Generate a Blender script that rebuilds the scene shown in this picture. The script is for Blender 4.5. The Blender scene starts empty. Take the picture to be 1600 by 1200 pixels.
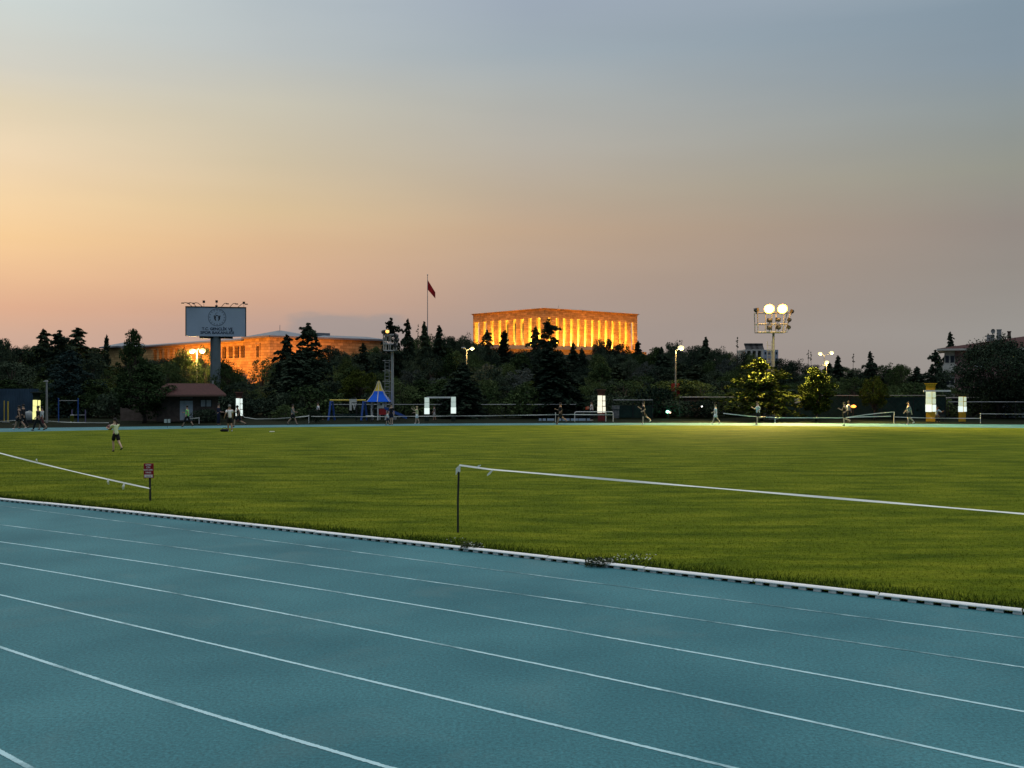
import bpy, bmesh, math, random
import numpy as np
from mathutils import Vector, Matrix
R = math.radians
random.seed(7)
rng = np.random.default_rng(11)
SC = bpy.context.scene
COL = SC.collection
F, HZ, CH = 1600.0, 600.0, 3.3            # focal length in photo pixels, horizon row, camera height

# ------------------------------------------------------------------ camera
cd = bpy.data.cameras.new('camera')
cam = bpy.data.objects.new('camera', cd)
COL.objects.link(cam)
cam.location = (0, 0, CH)
cam.rotation_euler = (R(90), 0, 0)
cd.sensor_width = 36
cd.lens = 36
cd.clip_end = 6000
cd.clip_start = 0.1
SC.camera = cam
SC.view_settings.view_transform = 'Standard'
SC.view_settings.look = 'None'
SC.view_settings.gamma = 1
SC.view_settings.exposure = 0
SC.render.engine = 'CYCLES'
SC.cycles.use_denoising = True
SC.cycles.max_bounces = 6
SC.cycles.transparent_max_bounces = 8
SC.cycles.sample_clamp_indirect = 3


def lin(c):
    return tuple((v / 255 / 12.92) if v <= 10.3 else ((v / 255 + 0.055) / 1.055) ** 2.4 for v in c)


# ------------------------------------------------------------------ dusk sky
W = bpy.data.worlds.new('World')
SC.world = W
W.use_nodes = True
nt = W.node_tree
nt.nodes.clear()


def N(tree, t, **kw):
    n = tree.nodes.new(t)
    for k, v in kw.items():
        setattr(n, k, v)
    return n


def LK(tree, a, b):
    tree.links.new(a, b)


def math_node(tree, op, a, b=None, c=None, clamp=False):
    n = N(tree, 'ShaderNodeMath', operation=op, use_clamp=clamp)
    for i, v in enumerate((a, b, c)):
        if v is None:
            continue
        if isinstance(v, (int, float)):
            n.inputs[i].default_value = v
        else:
            LK(tree, v, n.inputs[i])
    return n.outputs[0]


SKY = {20: [(0, (205, 213, 210)), (100, (212, 209, 197)), (160, (225, 211, 183)), (240, (239, 215, 180)), (310, (247, 214, 168)),
            (370, (247, 206, 154)), (430, (238, 192, 150)), (480, (224, 175, 144)), (525, (208, 171, 150)), (600, (190, 160, 150))],
       420: [(0, (180, 190, 195)), (80, (186, 192, 192)), (160, (204, 199, 182)), (250, (209, 194, 166)), (330, (219, 192, 152)),
             (380, (220, 183, 145)), (430, (218, 177, 145)), (470, (209, 168, 142)), (510, (191, 160, 146)), (600, (180, 150, 140))],
       820: [(0, (158, 170, 184)), (80, (161, 173, 181)), (150, (174, 177, 174)), (230, (182, 176, 165)), (300, (187, 171, 151)),
             (360, (194, 167, 141)), (400, (190, 164, 142)), (460, (177, 154, 140)), (520, (168, 150, 141)), (600, (160, 142, 136))],
       1580: [(0, (131, 149, 163)), (90, (134, 150, 162)), (160, (141, 151, 153)), (260, (147, 148, 138)), (350, (148, 139, 132)),
              (420, (149, 142, 135)), (520, (153, 149, 144)), (600, (150, 145, 140))]}
tc = N(nt, 'ShaderNodeTexCoord')
sp = N(nt, 'ShaderNodeSeparateXYZ')
LK(nt, tc.outputs['Generated'], sp.inputs[0])
sx, sy, sz = sp.outputs
zc = math_node(nt, 'MAXIMUM', sz, 0.0)
az = math_node(nt, 'ARCTAN2', sx, sy)          # 0 straight ahead, + to the right
ZEN = (1.27, 1.30, 1.33)


def ramp(stops):
    r = N(nt, 'ShaderNodeValToRGB')
    e = r.color_ramp.elements
    e[0].position, e[0].color = stops[0][0], (*stops[0][1], 1)
    e[1].position, e[1].color = stops[-1][0], (*stops[-1][1], 1)
    for p, c in stops[1:-1]:
        q = e.new(p)
        q.color = (*c, 1)
    LK(nt, zc, r.inputs[0])
    return r.outputs[0]


ramps, azs = [], []
for px, st in SKY.items():
    dx = px - 800
    out = [(max(0.0, (HZ - y) / math.sqrt(F * F + dx * dx + (HZ - y) ** 2)), lin(c)) for y, c in reversed(st)]
    top = out[-1][1]
    out.append((0.55, tuple(0.45 * a + 0.55 * b for a, b in zip(top, ZEN))))
    out.append((1.0, ZEN))
    ramps.append(ramp(out))
    azs.append(math.atan2(dx, F))
col = ramps[0]
for i in range(1, 4):
    m = N(nt, 'ShaderNodeMix', data_type='RGBA')
    mr = N(nt, 'ShaderNodeMapRange')
    mr.inputs[1].default_value, mr.inputs[2].default_value = azs[i - 1], azs[i]
    LK(nt, az, mr.inputs[0])
    LK(nt, mr.outputs[0], m.inputs[0])
    LK(nt, col, m.inputs[6])
    LK(nt, ramps[i], m.inputs[7])
    col = m.outputs[2]
# a low grey cloud bank beyond the long stone building
naz = N(nt, 'ShaderNodeTexNoise')
naz.inputs['Scale'].default_value = 14
naz.inputs['Detail'].default_value = 5
cm = N(nt, 'ShaderNodeMapping')
cm.inputs['Scale'].default_value = (1, 1, 3.0)
LK(nt, tc.outputs['Generated'], cm.inputs[0])
LK(nt, cm.outputs[0], naz.inputs[0])
ax = math_node(nt, 'DIVIDE', math_node(nt, 'SUBTRACT', az, -0.170), 0.075)
ez = math_node(nt, 'DIVIDE', math_node(nt, 'SUBTRACT', zc, 0.040), 0.030)
rr = math_node(nt, 'SQRT', math_node(nt, 'ADD', math_node(nt, 'MULTIPLY', ax, ax), math_node(nt, 'MULTIPLY', ez, ez)))
rr = math_node(nt, 'ADD', rr, math_node(nt, 'MULTIPLY', math_node(nt, 'SUBTRACT', naz.outputs['Fac'], 0.5), 1.3))
cmask = N(nt, 'ShaderNodeMapRange', interpolation_type='SMOOTHSTEP')
cmask.inputs[1].default_value, cmask.inputs[2].default_value = 1.08, 0.72
cmask.inputs[3].default_value, cmask.inputs[4].default_value = 0, 0.75
LK(nt, rr, cmask.inputs[0])
m = N(nt, 'ShaderNodeMix', data_type='RGBA')
LK(nt, cmask.outputs[0], m.inputs[0])
LK(nt, col, m.inputs[6])
m.inputs[7].default_value = (*lin((160, 150, 147)), 1)
col = m.outputs[2]
# faint large streaks so the sky is not a perfect gradient
n2 = N(nt, 'ShaderNodeTexNoise')
n2.inputs['Scale'].default_value = 3.0
n2.inputs['Detail'].default_value = 4
cm2 = N(nt, 'ShaderNodeMapping')
cm2.inputs['Scale'].default_value = (1, 1, 6)
LK(nt, tc.outputs['Generated'], cm2.inputs[0])
LK(nt, cm2.outputs[0], n2.inputs[0])
mrs = N(nt, 'ShaderNodeMapRange')
mrs.inputs[1].default_value, mrs.inputs[2].default_value = 0.3, 0.7
mrs.inputs[3].default_value, mrs.inputs[4].default_value = 0.975, 1.025
LK(nt, n2.outputs['Fac'], mrs.inputs[0])
vm = N(nt, 'ShaderNodeVectorMath', operation='SCALE')
LK(nt, col, vm.inputs[0])
LK(nt, mrs.outputs[0], vm.inputs['Scale'])
col = vm.outputs[0]
# the eastern half of the sky, already blue and dim near the horizon
east = ramp([(0.0, (0.05, 0.075, 0.11)), (0.35, (0.055, 0.09, 0.13)), (0.6, (0.26, 0.34, 0.44)), (1.0, ZEN)])
em = N(nt, 'ShaderNodeMapRange', interpolation_type='SMOOTHSTEP')
em.inputs[1].default_value, em.inputs[2].default_value = 0.62, 1.7
LK(nt, math_node(nt, 'ABSOLUTE', az), em.inputs[0])
m = N(nt, 'ShaderNodeMix', data_type='RGBA')
LK(nt, em.outputs[0], m.inputs[0])
LK(nt, col, m.inputs[6])
LK(nt, east, m.inputs[7])
bg = N(nt, 'ShaderNodeBackground')
bg.inputs[1].default_value = 1.0
LK(nt, m.outputs[2], bg.inputs[0])
wo = N(nt, 'ShaderNodeOutputWorld')
LK(nt, bg.outputs[0], wo.inputs[0])

# ------------------------------------------------------------------ helpers
def gpt(px, py, z=0.0):
    """a ground point seen at a photo pixel"""
    d = (CH - z) * F / (py - HZ)
    return Vector(((px - 800) / F * d, d, z))


def at(px, py, d):
    return Vector(((px - 800) / F * d, d, CH - (py - HZ) / F * d))


def sstep(t):
    t = min(1, max(0, t))
    return t * t * (3 - 2 * t)


def ground_z(x, y):
    if y < 112:
        return -0.03
    r = x / max(y, 1)
    side = 1 - 0.72 * sstep((r - 0.13) / 0.22) - 0.66 * sstep((-0.02 - r) / 0.2)
    return -0.03 + 15.5 * sstep((y - 112) / 330) * side


def mat(name, color, rough=0.8, var=0.15, scale=3.0, bump=0.0, metal=0.0, emit=None, spec=0.3, detail=4, hue=None):
    m = bpy.data.materials.new(name)
    m.use_nodes = True
    t = m.node_tree
    b = t.nodes['Principled BSDF']
    b.inputs['Roughness'].default_value = rough
    b.inputs['Metallic'].default_value = metal
    b.inputs['Specular IOR Level'].default_value = spec
    co = N(t, 'ShaderNodeTexCoord')
    no = N(t, 'ShaderNodeTexNoise')
    no.inputs['Scale'].default_value = scale
    no.inputs['Detail'].default_value = detail
    LK(t, co.outputs['Object'], no.inputs[0])
    cr = N(t, 'ShaderNodeValToRGB')
    c2 = hue or color
    cr.color_ramp.elements[0].position = 0.3
    cr.color_ramp.elements[1].position = 0.7
    cr.color_ramp.elements[0].color = (*[min(1, v * (1 - var)) for v in color], 1)
    cr.color_ramp.elements[1].color = (*[min(1, v * (1 + var)) for v in c2], 1)
    LK(t, no.outputs['Fac'], cr.inputs[0])
    LK(t, cr.outputs[0], b.inputs['Base Color'])
    if bump:
        bp = N(t, 'ShaderNodeBump')
        bp.inputs['Strength'].default_value = bump
        bp.inputs['Distance'].default_value = 0.05
        LK(t, no.outputs['Fac'], bp.inputs['Height'])
        LK(t, bp.outputs[0], b.inputs['Normal'])
    if emit:
        b.inputs['Emission Color'].default_value = (*emit[0], 1)
        b.inputs['Emission Strength'].default_value = emit[1]
    return m


def tag(o, label=None, cat=None, group=None, kind=None):
    if label:
        o['label'] = label
    if cat:
        o['category'] = cat
    if group:
        o['group'] = group
    if kind:
        o['kind'] = kind
    return o


def empty(name, loc, rz=0, label=None, cat=None, group=None):
    o = bpy.data.objects.new(name, None)
    o.empty_display_size = 0.2
    COL.objects.link(o)
    o.location = loc
    o.rotation_euler.z = rz
    return tag(o, label, cat, group)


class MB:
    def __init__(s):
        s.v, s.f = [], []

    def quad(s, *p):
        i = len(s.v)
        s.v += [tuple(a) for a in p]
        s.f.append(tuple(range(i, i + len(p))))
        return s

    def box(s, c, size, rz=0, taper=1.0, rot=None):
        i = len(s.v)
        hx, hy, hz = size[0] / 2, size[1] / 2, size[2] / 2
        M = rot if rot is not None else Matrix.Rotation(rz, 3, 'Z')
        for z in (-1, 1):
            k = taper if z > 0 else 1
            for x, y in ((-1, -1), (1, -1), (1, 1), (-1, 1)):
                s.v.append(tuple(Vector(c) + M @ Vector((x * hx * k, y * hy * k, z * hz))))
        for f in ((3, 2, 1, 0), (4, 5, 6, 7), (0, 1, 5, 4), (1, 2, 6, 5), (2, 3, 7, 6), (3, 0, 4, 7)):
            s.f.append(tuple(i + k for k in f))
        return s

    def b2(s, x0, x1, y0, y1, z0, z1):
        return s.box(((x0 + x1) / 2, (y0 + y1) / 2, (z0 + z1) / 2), (x1 - x0, y1 - y0, z1 - z0))

    def tube(s, pts, r, n=8, cap=True):
        pts = [Vector(p) for p in pts]
        rs = r if isinstance(r, (list, tuple)) else [r] * len(pts)
        base = len(s.v)
        prev = None
        for k, p in enumerate(pts):
            d = (pts[min(k + 1, len(pts) - 1)] - pts[max(k - 1, 0)])
            d = d.normalized() if d.length > 1e-9 else Vector((0, 0, 1))
            a = prev if prev is not None else (Vector((1, 0, 0)) if abs(d.x) < 0.9 else Vector((0, 1, 0)))
            a = (a - d * a.dot(d)).normalized()
            prev = a
            b = d.cross(a)
            for q in range(n):
                t = 2 * math.pi * q / n
                s.v.append(tuple(p + (a * math.cos(t) + b * math.sin(t)) * rs[k]))
        for k in range(len(pts) - 1):
            for q in range(n):
                q2 = (q + 1) % n
                s.f.append((base + k * n + q, base + k * n + q2, base + (k + 1) * n + q2, base + (k + 1) * n + q))
        if cap:
            s.f.append(tuple(base + q for q in reversed(range(n))))
            s.f.append(tuple(base + (len(pts) - 1) * n + q for q in range(n)))
        return s

    def ball(s, c, r, nu=10, nv=6, sq=(1, 1, 1)):
        base = len(s.v)
        for j in range(1, nv):
            t = math.pi * j / nv
            for i in range(nu):
                p = 2 * math.pi * i / nu
                s.v.append((c[0] + r * sq[0] * math.sin(t) * math.cos(p), c[1] + r * sq[1] * math.sin(t) * math.sin(p), c[2] + r * sq[2] * math.cos(t)))
        s.v.append((c[0], c[1], c[2] + r * sq[2]))
        s.v.append((c[0], c[1], c[2] - r * sq[2]))
        T, B = len(s.v) - 2, len(s.v) - 1
        for j in range(nv - 2):
            for i in range(nu):
                i2 = (i + 1) % nu
                s.f.append((base + j * nu + i, base + (j + 1) * nu + i, base + (j + 1) * nu + i2, base + j * nu + i2))
        for i in range(nu):
            i2 = (i + 1) % nu
            s.f.append((T, base + i, base + i2))
            s.f.append((B, base + (nv - 2) * nu + i2, base + (nv - 2) * nu + i))
        return s

    def mesh(s, name, m, smooth=False):
        me = bpy.data.meshes.new(name)
        me.from_pydata(s.v, [], s.f)
        me.materials.append(m)
        if smooth:
            me.polygons.foreach_set('use_smooth', [True] * len(me.polygons))
        me.update()
        return me

    def build(s, name, m, parent=None, smooth=False, bevel=0):
        o = bpy.data.objects.new(name, s.mesh(name, m, smooth))
        COL.objects.link(o)
        if parent is not None:
            o.parent = parent
        if bevel:
            bv = o.modifiers.new('bevel', 'BEVEL')
            bv.width = bevel
            bv.segments = 2
            bv.limit_method = 'ANGLE'
        return o


def copy_tree(o, parent=None):
    c = o.copy()
    COL.objects.link(c)
    if parent is not None:
        c.parent = parent
    for ch in list(o.children):
        copy_tree(ch, c)
    return c


def quads_mesh(name, cen, ax, ay, m):
    """many leaf-sized faces at once: centres, half axes"""
    n = len(cen)
    v = np.empty((n, 4, 3), np.float32)
    v[:, 0] = cen - ax - ay * 0.3
    v[:, 1] = cen + ay
    v[:, 2] = cen + ax - ay * 0.3
    v[:, 3] = cen - ay * 1.1
    me = bpy.data.meshes.new(name)
    me.vertices.add(n * 4)
    me.vertices.foreach_set('co', v.ravel())
    me.loops.add(n * 4)
    me.loops.foreach_set('vertex_index', np.arange(n * 4, dtype=np.int32))
    me.polygons.add(n)
    me.polygons.foreach_set('loop_start', np.arange(0, n * 4, 4, dtype=np.int32))
    me.polygons.foreach_set('loop_total', np.full(n, 4, np.int32))
    me.materials.append(m)
    me.update(calc_edges=True)
    return me


def obj_from(name, me, parent=None):
    o = bpy.data.objects.new(name, me)
    COL.objects.link(o)
    if parent is not None:
        o.parent = parent
    return o


def lamp(name, kind, loc, energy, color, parent=None, **kw):
    l = bpy.data.lights.new(name, kind)
    l.energy = energy
    l.color = color
    for k, v in kw.items():
        setattr(l, k, v)
    o = bpy.data.objects.new(name, l)
    COL.objects.link(o)
    o.location = loc
    if parent is not None:
        o.parent = parent
    return o


def aim(o, frm, to):
    o.rotation_euler = (Vector(to) - Vector(frm)).to_track_quat('-Z', 'Y').to_euler()


# ------------------------------------------------------------------ materials
def track_material():
    m = bpy.data.materials.new('track_rubber')
    m.use_nodes = True
    t = m.node_tree
    b = t.nodes['Principled BSDF']
    b.inputs['Roughness'].default_value = 0.8
    b.inputs['Specular IOR Level'].default_value = 0.28
    co = N(t, 'ShaderNodeTexCoord')
    big = N(t, 'ShaderNodeTexNoise')
    big.inputs['Scale'].default_value = 0.35
    big.inputs['Detail'].default_value = 5
    LK(t, co.outputs['Object'], big.inputs[0])
    r1 = N(t, 'ShaderNodeValToRGB')
    r1.color_ramp.elements[0].position = 0.34
    r1.color_ramp.elements[1].position = 0.68
    r1.color_ramp.elements[0].color = (0.026, 0.136, 0.162, 1)
    r1.color_ramp.elements[1].color = (0.052, 0.196, 0.222, 1)
    LK(t, big.outputs['Fac'], r1.inputs[0])
    fine = N(t, 'ShaderNodeTexNoise')
    fine.inputs['Scale'].default_value = 26
    fine.inputs['Detail'].default_value = 6
    fine.inputs['Roughness'].default_value = 0.85
    LK(t, co.outputs['Object'], fine.inputs[0])
    mr = N(t, 'ShaderNodeMapRange')
    mr.inputs[1].default_value, mr.inputs[2].default_value = 0.3, 0.7
    mr.inputs[3].default_value, mr.inputs[4].default_value = 0.36, 1.64
    LK(t, fine.outputs['Fac'], mr.inputs[0])
    v = N(t, 'ShaderNodeVectorMath', operation='SCALE')
    LK(t, r1.outputs[0], v.inputs[0])
    LK(t, mr.outputs[0], v.inputs['Scale'])
    # chalky smudges where feet have scuffed the rubber
    sc = N(t, 'ShaderNodeTexNoise')
    sc.inputs['Scale'].default_value = 0.42
    sc.inputs['Detail'].default_value = 7
    sc.inputs['Roughness'].default_value = 0.6
    sc.inputs['Distortion'].default_value = 0.6
    LK(t, co.outputs['Object'], sc.inputs[0])
    sc2 = N(t, 'ShaderNodeMapRange')
    sc2.inputs[1].default_value, sc2.inputs[2].default_value = 0.54, 0.76
    sc2.inputs[3].default_value, sc2.inputs[4].default_value = 0, 0.32
    LK(t, sc.outputs['Fac'], sc2.inputs[0])
    smx = N(t, 'ShaderNodeMix', data_type='RGBA')
    LK(t, sc2.outputs[0], smx.inputs[0])
    LK(t, v.outputs[0], smx.inputs[6])
    smx.inputs[7].default_value = (0.15, 0.235, 0.225, 1)
    v = smx
    # rusty stains, few and small
    st = N(t, 'ShaderNodeTexNoise')
    st.inputs['Scale'].default_value = 1.1
    st.inputs['Detail'].default_value = 2
    LK(t, co.outputs['Object'], st.inputs[0])
    sm = N(t, 'ShaderNodeMapRange')
    sm.inputs[1].default_value, sm.inputs[2].default_value = 0.735, 0.80
    sm.inputs[3].default_value, sm.inputs[4].default_value = 0, 0.5
    LK(t, st.outputs['Fac'], sm.inputs[0])
    mx = N(t, 'ShaderNodeMix', data_type='RGBA')
    LK(t, sm.outputs[0], mx.inputs[0])
    LK(t, v.outputs[2], mx.inputs[6])
    mx.inputs[7].default_value = (0.13, 0.13, 0.09, 1)
    LK(t, mx.outputs[2], b.inputs['Base Color'])
    bp = N(t, 'ShaderNodeBump')
    bp.inputs['Strength'].default_value = 0.5
    bp.inputs['Distance'].default_value = 0.006
    LK(t, fine.outputs['Fac'], bp.inputs['Height'])
    LK(t, bp.outputs[0], b.inputs['Normal'])
    return m


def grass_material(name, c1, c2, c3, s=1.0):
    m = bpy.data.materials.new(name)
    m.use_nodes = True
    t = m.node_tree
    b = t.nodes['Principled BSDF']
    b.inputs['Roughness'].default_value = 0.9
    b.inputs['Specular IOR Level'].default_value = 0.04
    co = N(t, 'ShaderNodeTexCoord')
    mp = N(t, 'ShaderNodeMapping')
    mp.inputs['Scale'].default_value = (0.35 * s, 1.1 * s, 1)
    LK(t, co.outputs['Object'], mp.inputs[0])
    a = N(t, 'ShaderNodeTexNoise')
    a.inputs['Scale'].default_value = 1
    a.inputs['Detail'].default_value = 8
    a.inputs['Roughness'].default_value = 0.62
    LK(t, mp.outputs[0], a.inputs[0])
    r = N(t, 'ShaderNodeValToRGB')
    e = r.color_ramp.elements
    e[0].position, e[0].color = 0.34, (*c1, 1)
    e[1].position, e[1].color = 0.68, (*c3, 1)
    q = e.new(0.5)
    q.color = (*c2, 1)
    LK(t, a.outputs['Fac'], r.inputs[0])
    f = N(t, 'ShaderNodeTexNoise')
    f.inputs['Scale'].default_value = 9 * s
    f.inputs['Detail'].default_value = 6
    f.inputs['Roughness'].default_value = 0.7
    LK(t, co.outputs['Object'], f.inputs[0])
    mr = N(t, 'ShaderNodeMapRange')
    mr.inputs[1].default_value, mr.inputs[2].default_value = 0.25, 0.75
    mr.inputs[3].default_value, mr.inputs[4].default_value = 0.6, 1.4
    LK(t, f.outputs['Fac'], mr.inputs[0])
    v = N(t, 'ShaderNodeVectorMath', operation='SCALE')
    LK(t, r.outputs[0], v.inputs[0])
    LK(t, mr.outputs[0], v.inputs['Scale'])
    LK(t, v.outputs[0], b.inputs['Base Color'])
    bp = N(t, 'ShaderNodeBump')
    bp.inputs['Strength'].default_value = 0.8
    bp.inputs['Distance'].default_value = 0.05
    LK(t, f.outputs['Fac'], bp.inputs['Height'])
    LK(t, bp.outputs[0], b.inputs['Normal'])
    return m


def line_material(name, wear):
    """painted lane line: worn patches show the rubber"""
    m = bpy.data.materials.new(name)
    m.use_nodes = True
    t = m.node_tree
    b = t.nodes['Principled BSDF']
    b.inputs['Roughness'].default_value = 0.7
    co = N(t, 'ShaderNodeTexCoord')
    n = N(t, 'ShaderNodeTexNoise')
    n.inputs['Scale'].default_value = 0.9
    n.inputs['Detail'].default_value = 12
    n.inputs['Roughness'].default_value = 0.72
    LK(t, co.outputs['Object'], n.inputs[0])
    r = N(t, 'ShaderNodeMapRange')
    r.inputs[1].default_value, r.inputs[2].default_value = wear - 0.09, wear + 0.09
    LK(t, n.outputs['Fac'], r.inputs[0])
    mx = N(t, 'ShaderNodeMix', data_type='RGBA')
    LK(t, r.outputs[0], mx.inputs[0])
    mx.inputs[6].default_value = (0.040, 0.158, 0.182, 1)
    mx.inputs[7].default_value = (0.42, 0.66, 0.70, 1)
    LK(t, mx.outputs[2], b.inputs['Base Color'])
    return m


def leaf_material(name, c1, c2, c3):
    m = bpy.data.materials.new(name)
    m.use_nodes = True
    t = m.node_tree
    b = t.nodes['Principled BSDF']
    b.inputs['Roughness'].default_value = 0.9
    b.inputs['Specular IOR Level'].default_value = 0.04
    co = N(t, 'ShaderNodeTexCoord')
    n = N(t, 'ShaderNodeTexNoise')
    n.inputs['Scale'].default_value = 1.3
    n.inputs['Detail'].default_value = 3
    LK(t, co.outputs['Object'], n.inputs[0])
    oi = N(t, 'ShaderNodeObjectInfo')
    ad = math_node(t, 'ADD', n.outputs['Fac'], math_node(t, 'MULTIPLY', math_node(t, 'SUBTRACT', oi.outputs['Random'], 0.5), 0.35))
    r = N(t, 'ShaderNodeValToRGB')
    e = r.color_ramp.elements
    e[0].position, e[0].color = 0.28, (*c1, 1)
    e[1].position, e[1].color = 0.75, (*c3, 1)
    q = e.new(0.5)
    q.color = (*c2, 1)
    LK(t, ad, r.inputs[0])
    LK(t, r.outputs[0], b.inputs['Base Color'])
    return m


M_track = track_material()
M_grass = grass_material('mown_grass', (0.056, 0.088, 0.003), (0.112, 0.146, 0.006), (0.190, 0.210, 0.012))
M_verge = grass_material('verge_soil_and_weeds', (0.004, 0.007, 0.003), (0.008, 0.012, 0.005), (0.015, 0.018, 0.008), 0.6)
M_line = line_material('lane_paint', 0.40)
M_lineworn = line_material('worn_lane_paint', 0.53)
M_linemid = line_material('faded_lane_paint', 0.49)
M_kerb = mat('white_kerb_paint', (0.93, 0.94, 0.92), 0.4, 0.04, 4)
M_kfoot = mat('kerb_foot_grey', (0.60, 0.62, 0.60), 0.7, 0.2, 8)
M_conc = mat('concrete_grey', (0.30, 0.31, 0.31), 0.85, 0.15, 2, 0.2)
M_steel = mat('galvanised_steel', (0.38, 0.40, 0.41), 0.5, 0.12, 4, metal=0.3)
M_steeldk = mat('dark_painted_steel', (0.025, 0.027, 0.03), 0.6, 0.2, 5)
M_white = mat('white_paint', (0.80, 0.82, 0.80), 0.5, 0.04, 4)
M_tape = mat('white_barrier_tape', (0.88, 0.90, 0.82), 0.45, 0.06, 3)
M_bark = mat('bark', (0.07, 0.055, 0.045), 0.95, 0.35, 6, 0.5)
M_barkpale = mat('pale_bark', (0.20, 0.19, 0.16), 0.95, 0.3, 6, 0.4)
M_leafdk = leaf_material('dark_evergreen_needles', (0.012, 0.024, 0.017), (0.032, 0.052, 0.034), (0.072, 0.100, 0.060))
M_leafmd = leaf_material('green_leaves', (0.022, 0.044, 0.018), (0.054, 0.086, 0.032), (0.105, 0.142, 0.052))
M_leafblue = leaf_material('blue_spruce_needles', (0.016, 0.034, 0.032), (0.036, 0.064, 0.058), (0.070, 0.110, 0.100))
M_leafsilver = leaf_material('silvery_leaves', (0.045, 0.060, 0.054), (0.080, 0.098, 0.088), (0.130, 0.150, 0.135))
M_leafolive = leaf_material('olive_green_leaves', (0.034, 0.050, 0.010), (0.070, 0.090, 0.016), (0.120, 0.135, 0.026))
M_stone = mat('travertine', (0.48, 0.33, 0.14), 0.9, 0.12, 0.35, 0.3, detail=8)
M_stone2 = mat('travertine_blocks', (0.45, 0.31, 0.14), 0.9, 0.22, 0.5, 0.4, detail=10)
for m_, sc_ in ((M_stone, 1.0), (M_stone2, 1.0)):
    t = m_.node_tree
    b_ = t.nodes['Principled BSDF']
    cr_ = [n for n in t.nodes if n.type == 'VALTORGB'][0]
    co_ = N(t, 'ShaderNodeTexCoord')
    mp_ = N(t, 'ShaderNodeMapping')
    mp_.inputs['Rotation'].default_value = (R(90), 0, 0)
    sepc = N(t, 'ShaderNodeSeparateXYZ')
    LK(t, co_.outputs['Object'], sepc.inputs[0])
    cmb = N(t, 'ShaderNodeCombineXYZ')
    LK(t, math_node(t, 'ADD', sepc.outputs[0], sepc.outputs[1]), cmb.inputs[0])
    LK(t, sepc.outputs[2], cmb.inputs[1])
    bk_ = N(t, 'ShaderNodeTexBrick')
    bk_.inputs['Scale'].default_value = 0.5
    bk_.inputs['Brick Width'].default_value = 1.1
    bk_.inputs['Row Height'].default_value = 0.42
    bk_.inputs['Mortar Size'].default_value = 0.03
    bk_.inputs['Color1'].default_value = (1.18, 1.18, 1.18, 1)
    bk_.inputs['Color2'].default_value = (0.66, 0.64, 0.60, 1)
    bk_.inputs['Mortar'].default_value = (0.5, 0.46, 0.4, 1)
    LK(t, cmb.outputs[0], bk_.inputs['Vector'])
    mm_ = N(t, 'ShaderNodeMix', data_type='RGBA', blend_type='MULTIPLY')
    mm_.inputs[0].default_value = 1.0
    LK(t, cr_.outputs[0], mm_.inputs[6])
    LK(t, bk_.outputs['Color'], mm_.inputs[7])
    LK(t, mm_.outputs[2], b_.inputs['Base Color'])
M_lead = mat('lead_roof', (0.17, 0.19, 0.22), 0.6, 0.15, 0.4)
M_darkglass = mat('dark_window_glass', (0.03, 0.035, 0.045), 0.15, 0.2, 1, spec=0.5)
M_redroof = mat('red_tile_roof', (0.060, 0.020, 0.018), 0.9, 0.25, 5, 0.4)
M_brownwall = mat('brown_stone_wall', (0.135, 0.105, 0.088), 0.9, 0.25, 3, 0.3)
M_pink = mat('pink_render', (0.50, 0.28, 0.27), 0.9, 0.08, 1)
M_cream = mat('cream_render', (0.62, 0.60, 0.54), 0.9, 0.08, 1)
M_yellow = mat('yellow_paint', (0.55, 0.32, 0.02), 0.6, 0.1, 4)
M_blue = mat('blue_paint', (0.035, 0.10, 0.36), 0.5, 0.12, 4)
M_roofblue = mat('bright_blue_plastic', (0.012, 0.12, 0.72), 0.7, 0.08, 2, spec=0.1)
M_roofyel = mat('mustard_plastic', (0.62, 0.46, 0.06), 0.5, 0.08, 2)
M_red = mat('red_paint', (0.42, 0.03, 0.03), 0.6, 0.15, 4)
M_board = mat('billboard_vinyl', (0.44, 0.56, 0.70), 0.6, 0.03, 1)
M_ink = mat('dark_blue_print', (0.03, 0.05, 0.10), 0.7, 0.05, 3)
M_inkblack = mat('black_print', (0.012, 0.010, 0.018), 0.7, 0.05, 3)
M_cloth = mat('green_windbreak_cloth', (0.010, 0.032, 0.028), 0.95, 0.25, 1.5)

# ------------------------------------------------------------------ ground, track and field
def fit_curve(pts, z, deg=2, ext=(12, 8)):
    """photo points on the ground -> a smooth ground curve, extended past both ends"""
    g = np.array([gpt(x, y, z)[:2] for x, y in pts])
    c = g.mean(0)
    u = (g[-1] - g[0]) / np.linalg.norm(g[-1] - g[0])
    n = np.array([-u[1], u[0]])
    s, h = (g - c) @ u, (g - c) @ n
    w = 1 / np.linalg.norm(g, axis=1)
    k = np.polyfit(s, h, deg if len(pts) > 3 else 1, w=w)
    dk = np.polyder(k)
    ss = np.linspace(s[0], s[-1], 90 if z > 0.05 else 420)
    P = [c + u * a + n * np.polyval(k, a) for a in ss]
    t0 = u + n * np.polyval(dk, s[0])
    t1 = u + n * np.polyval(dk, s[-1])
    t0 /= np.linalg.norm(t0)
    t1 /= np.linalg.norm(t1)
    pre = [P[0] - t0 * e for e in np.linspace(ext[0], 0.5, 24)]
    post = [P[-1] + t1 * e for e in np.linspace(0.5, ext[1], 16)]
    return np.array(pre + P + post)


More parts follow.
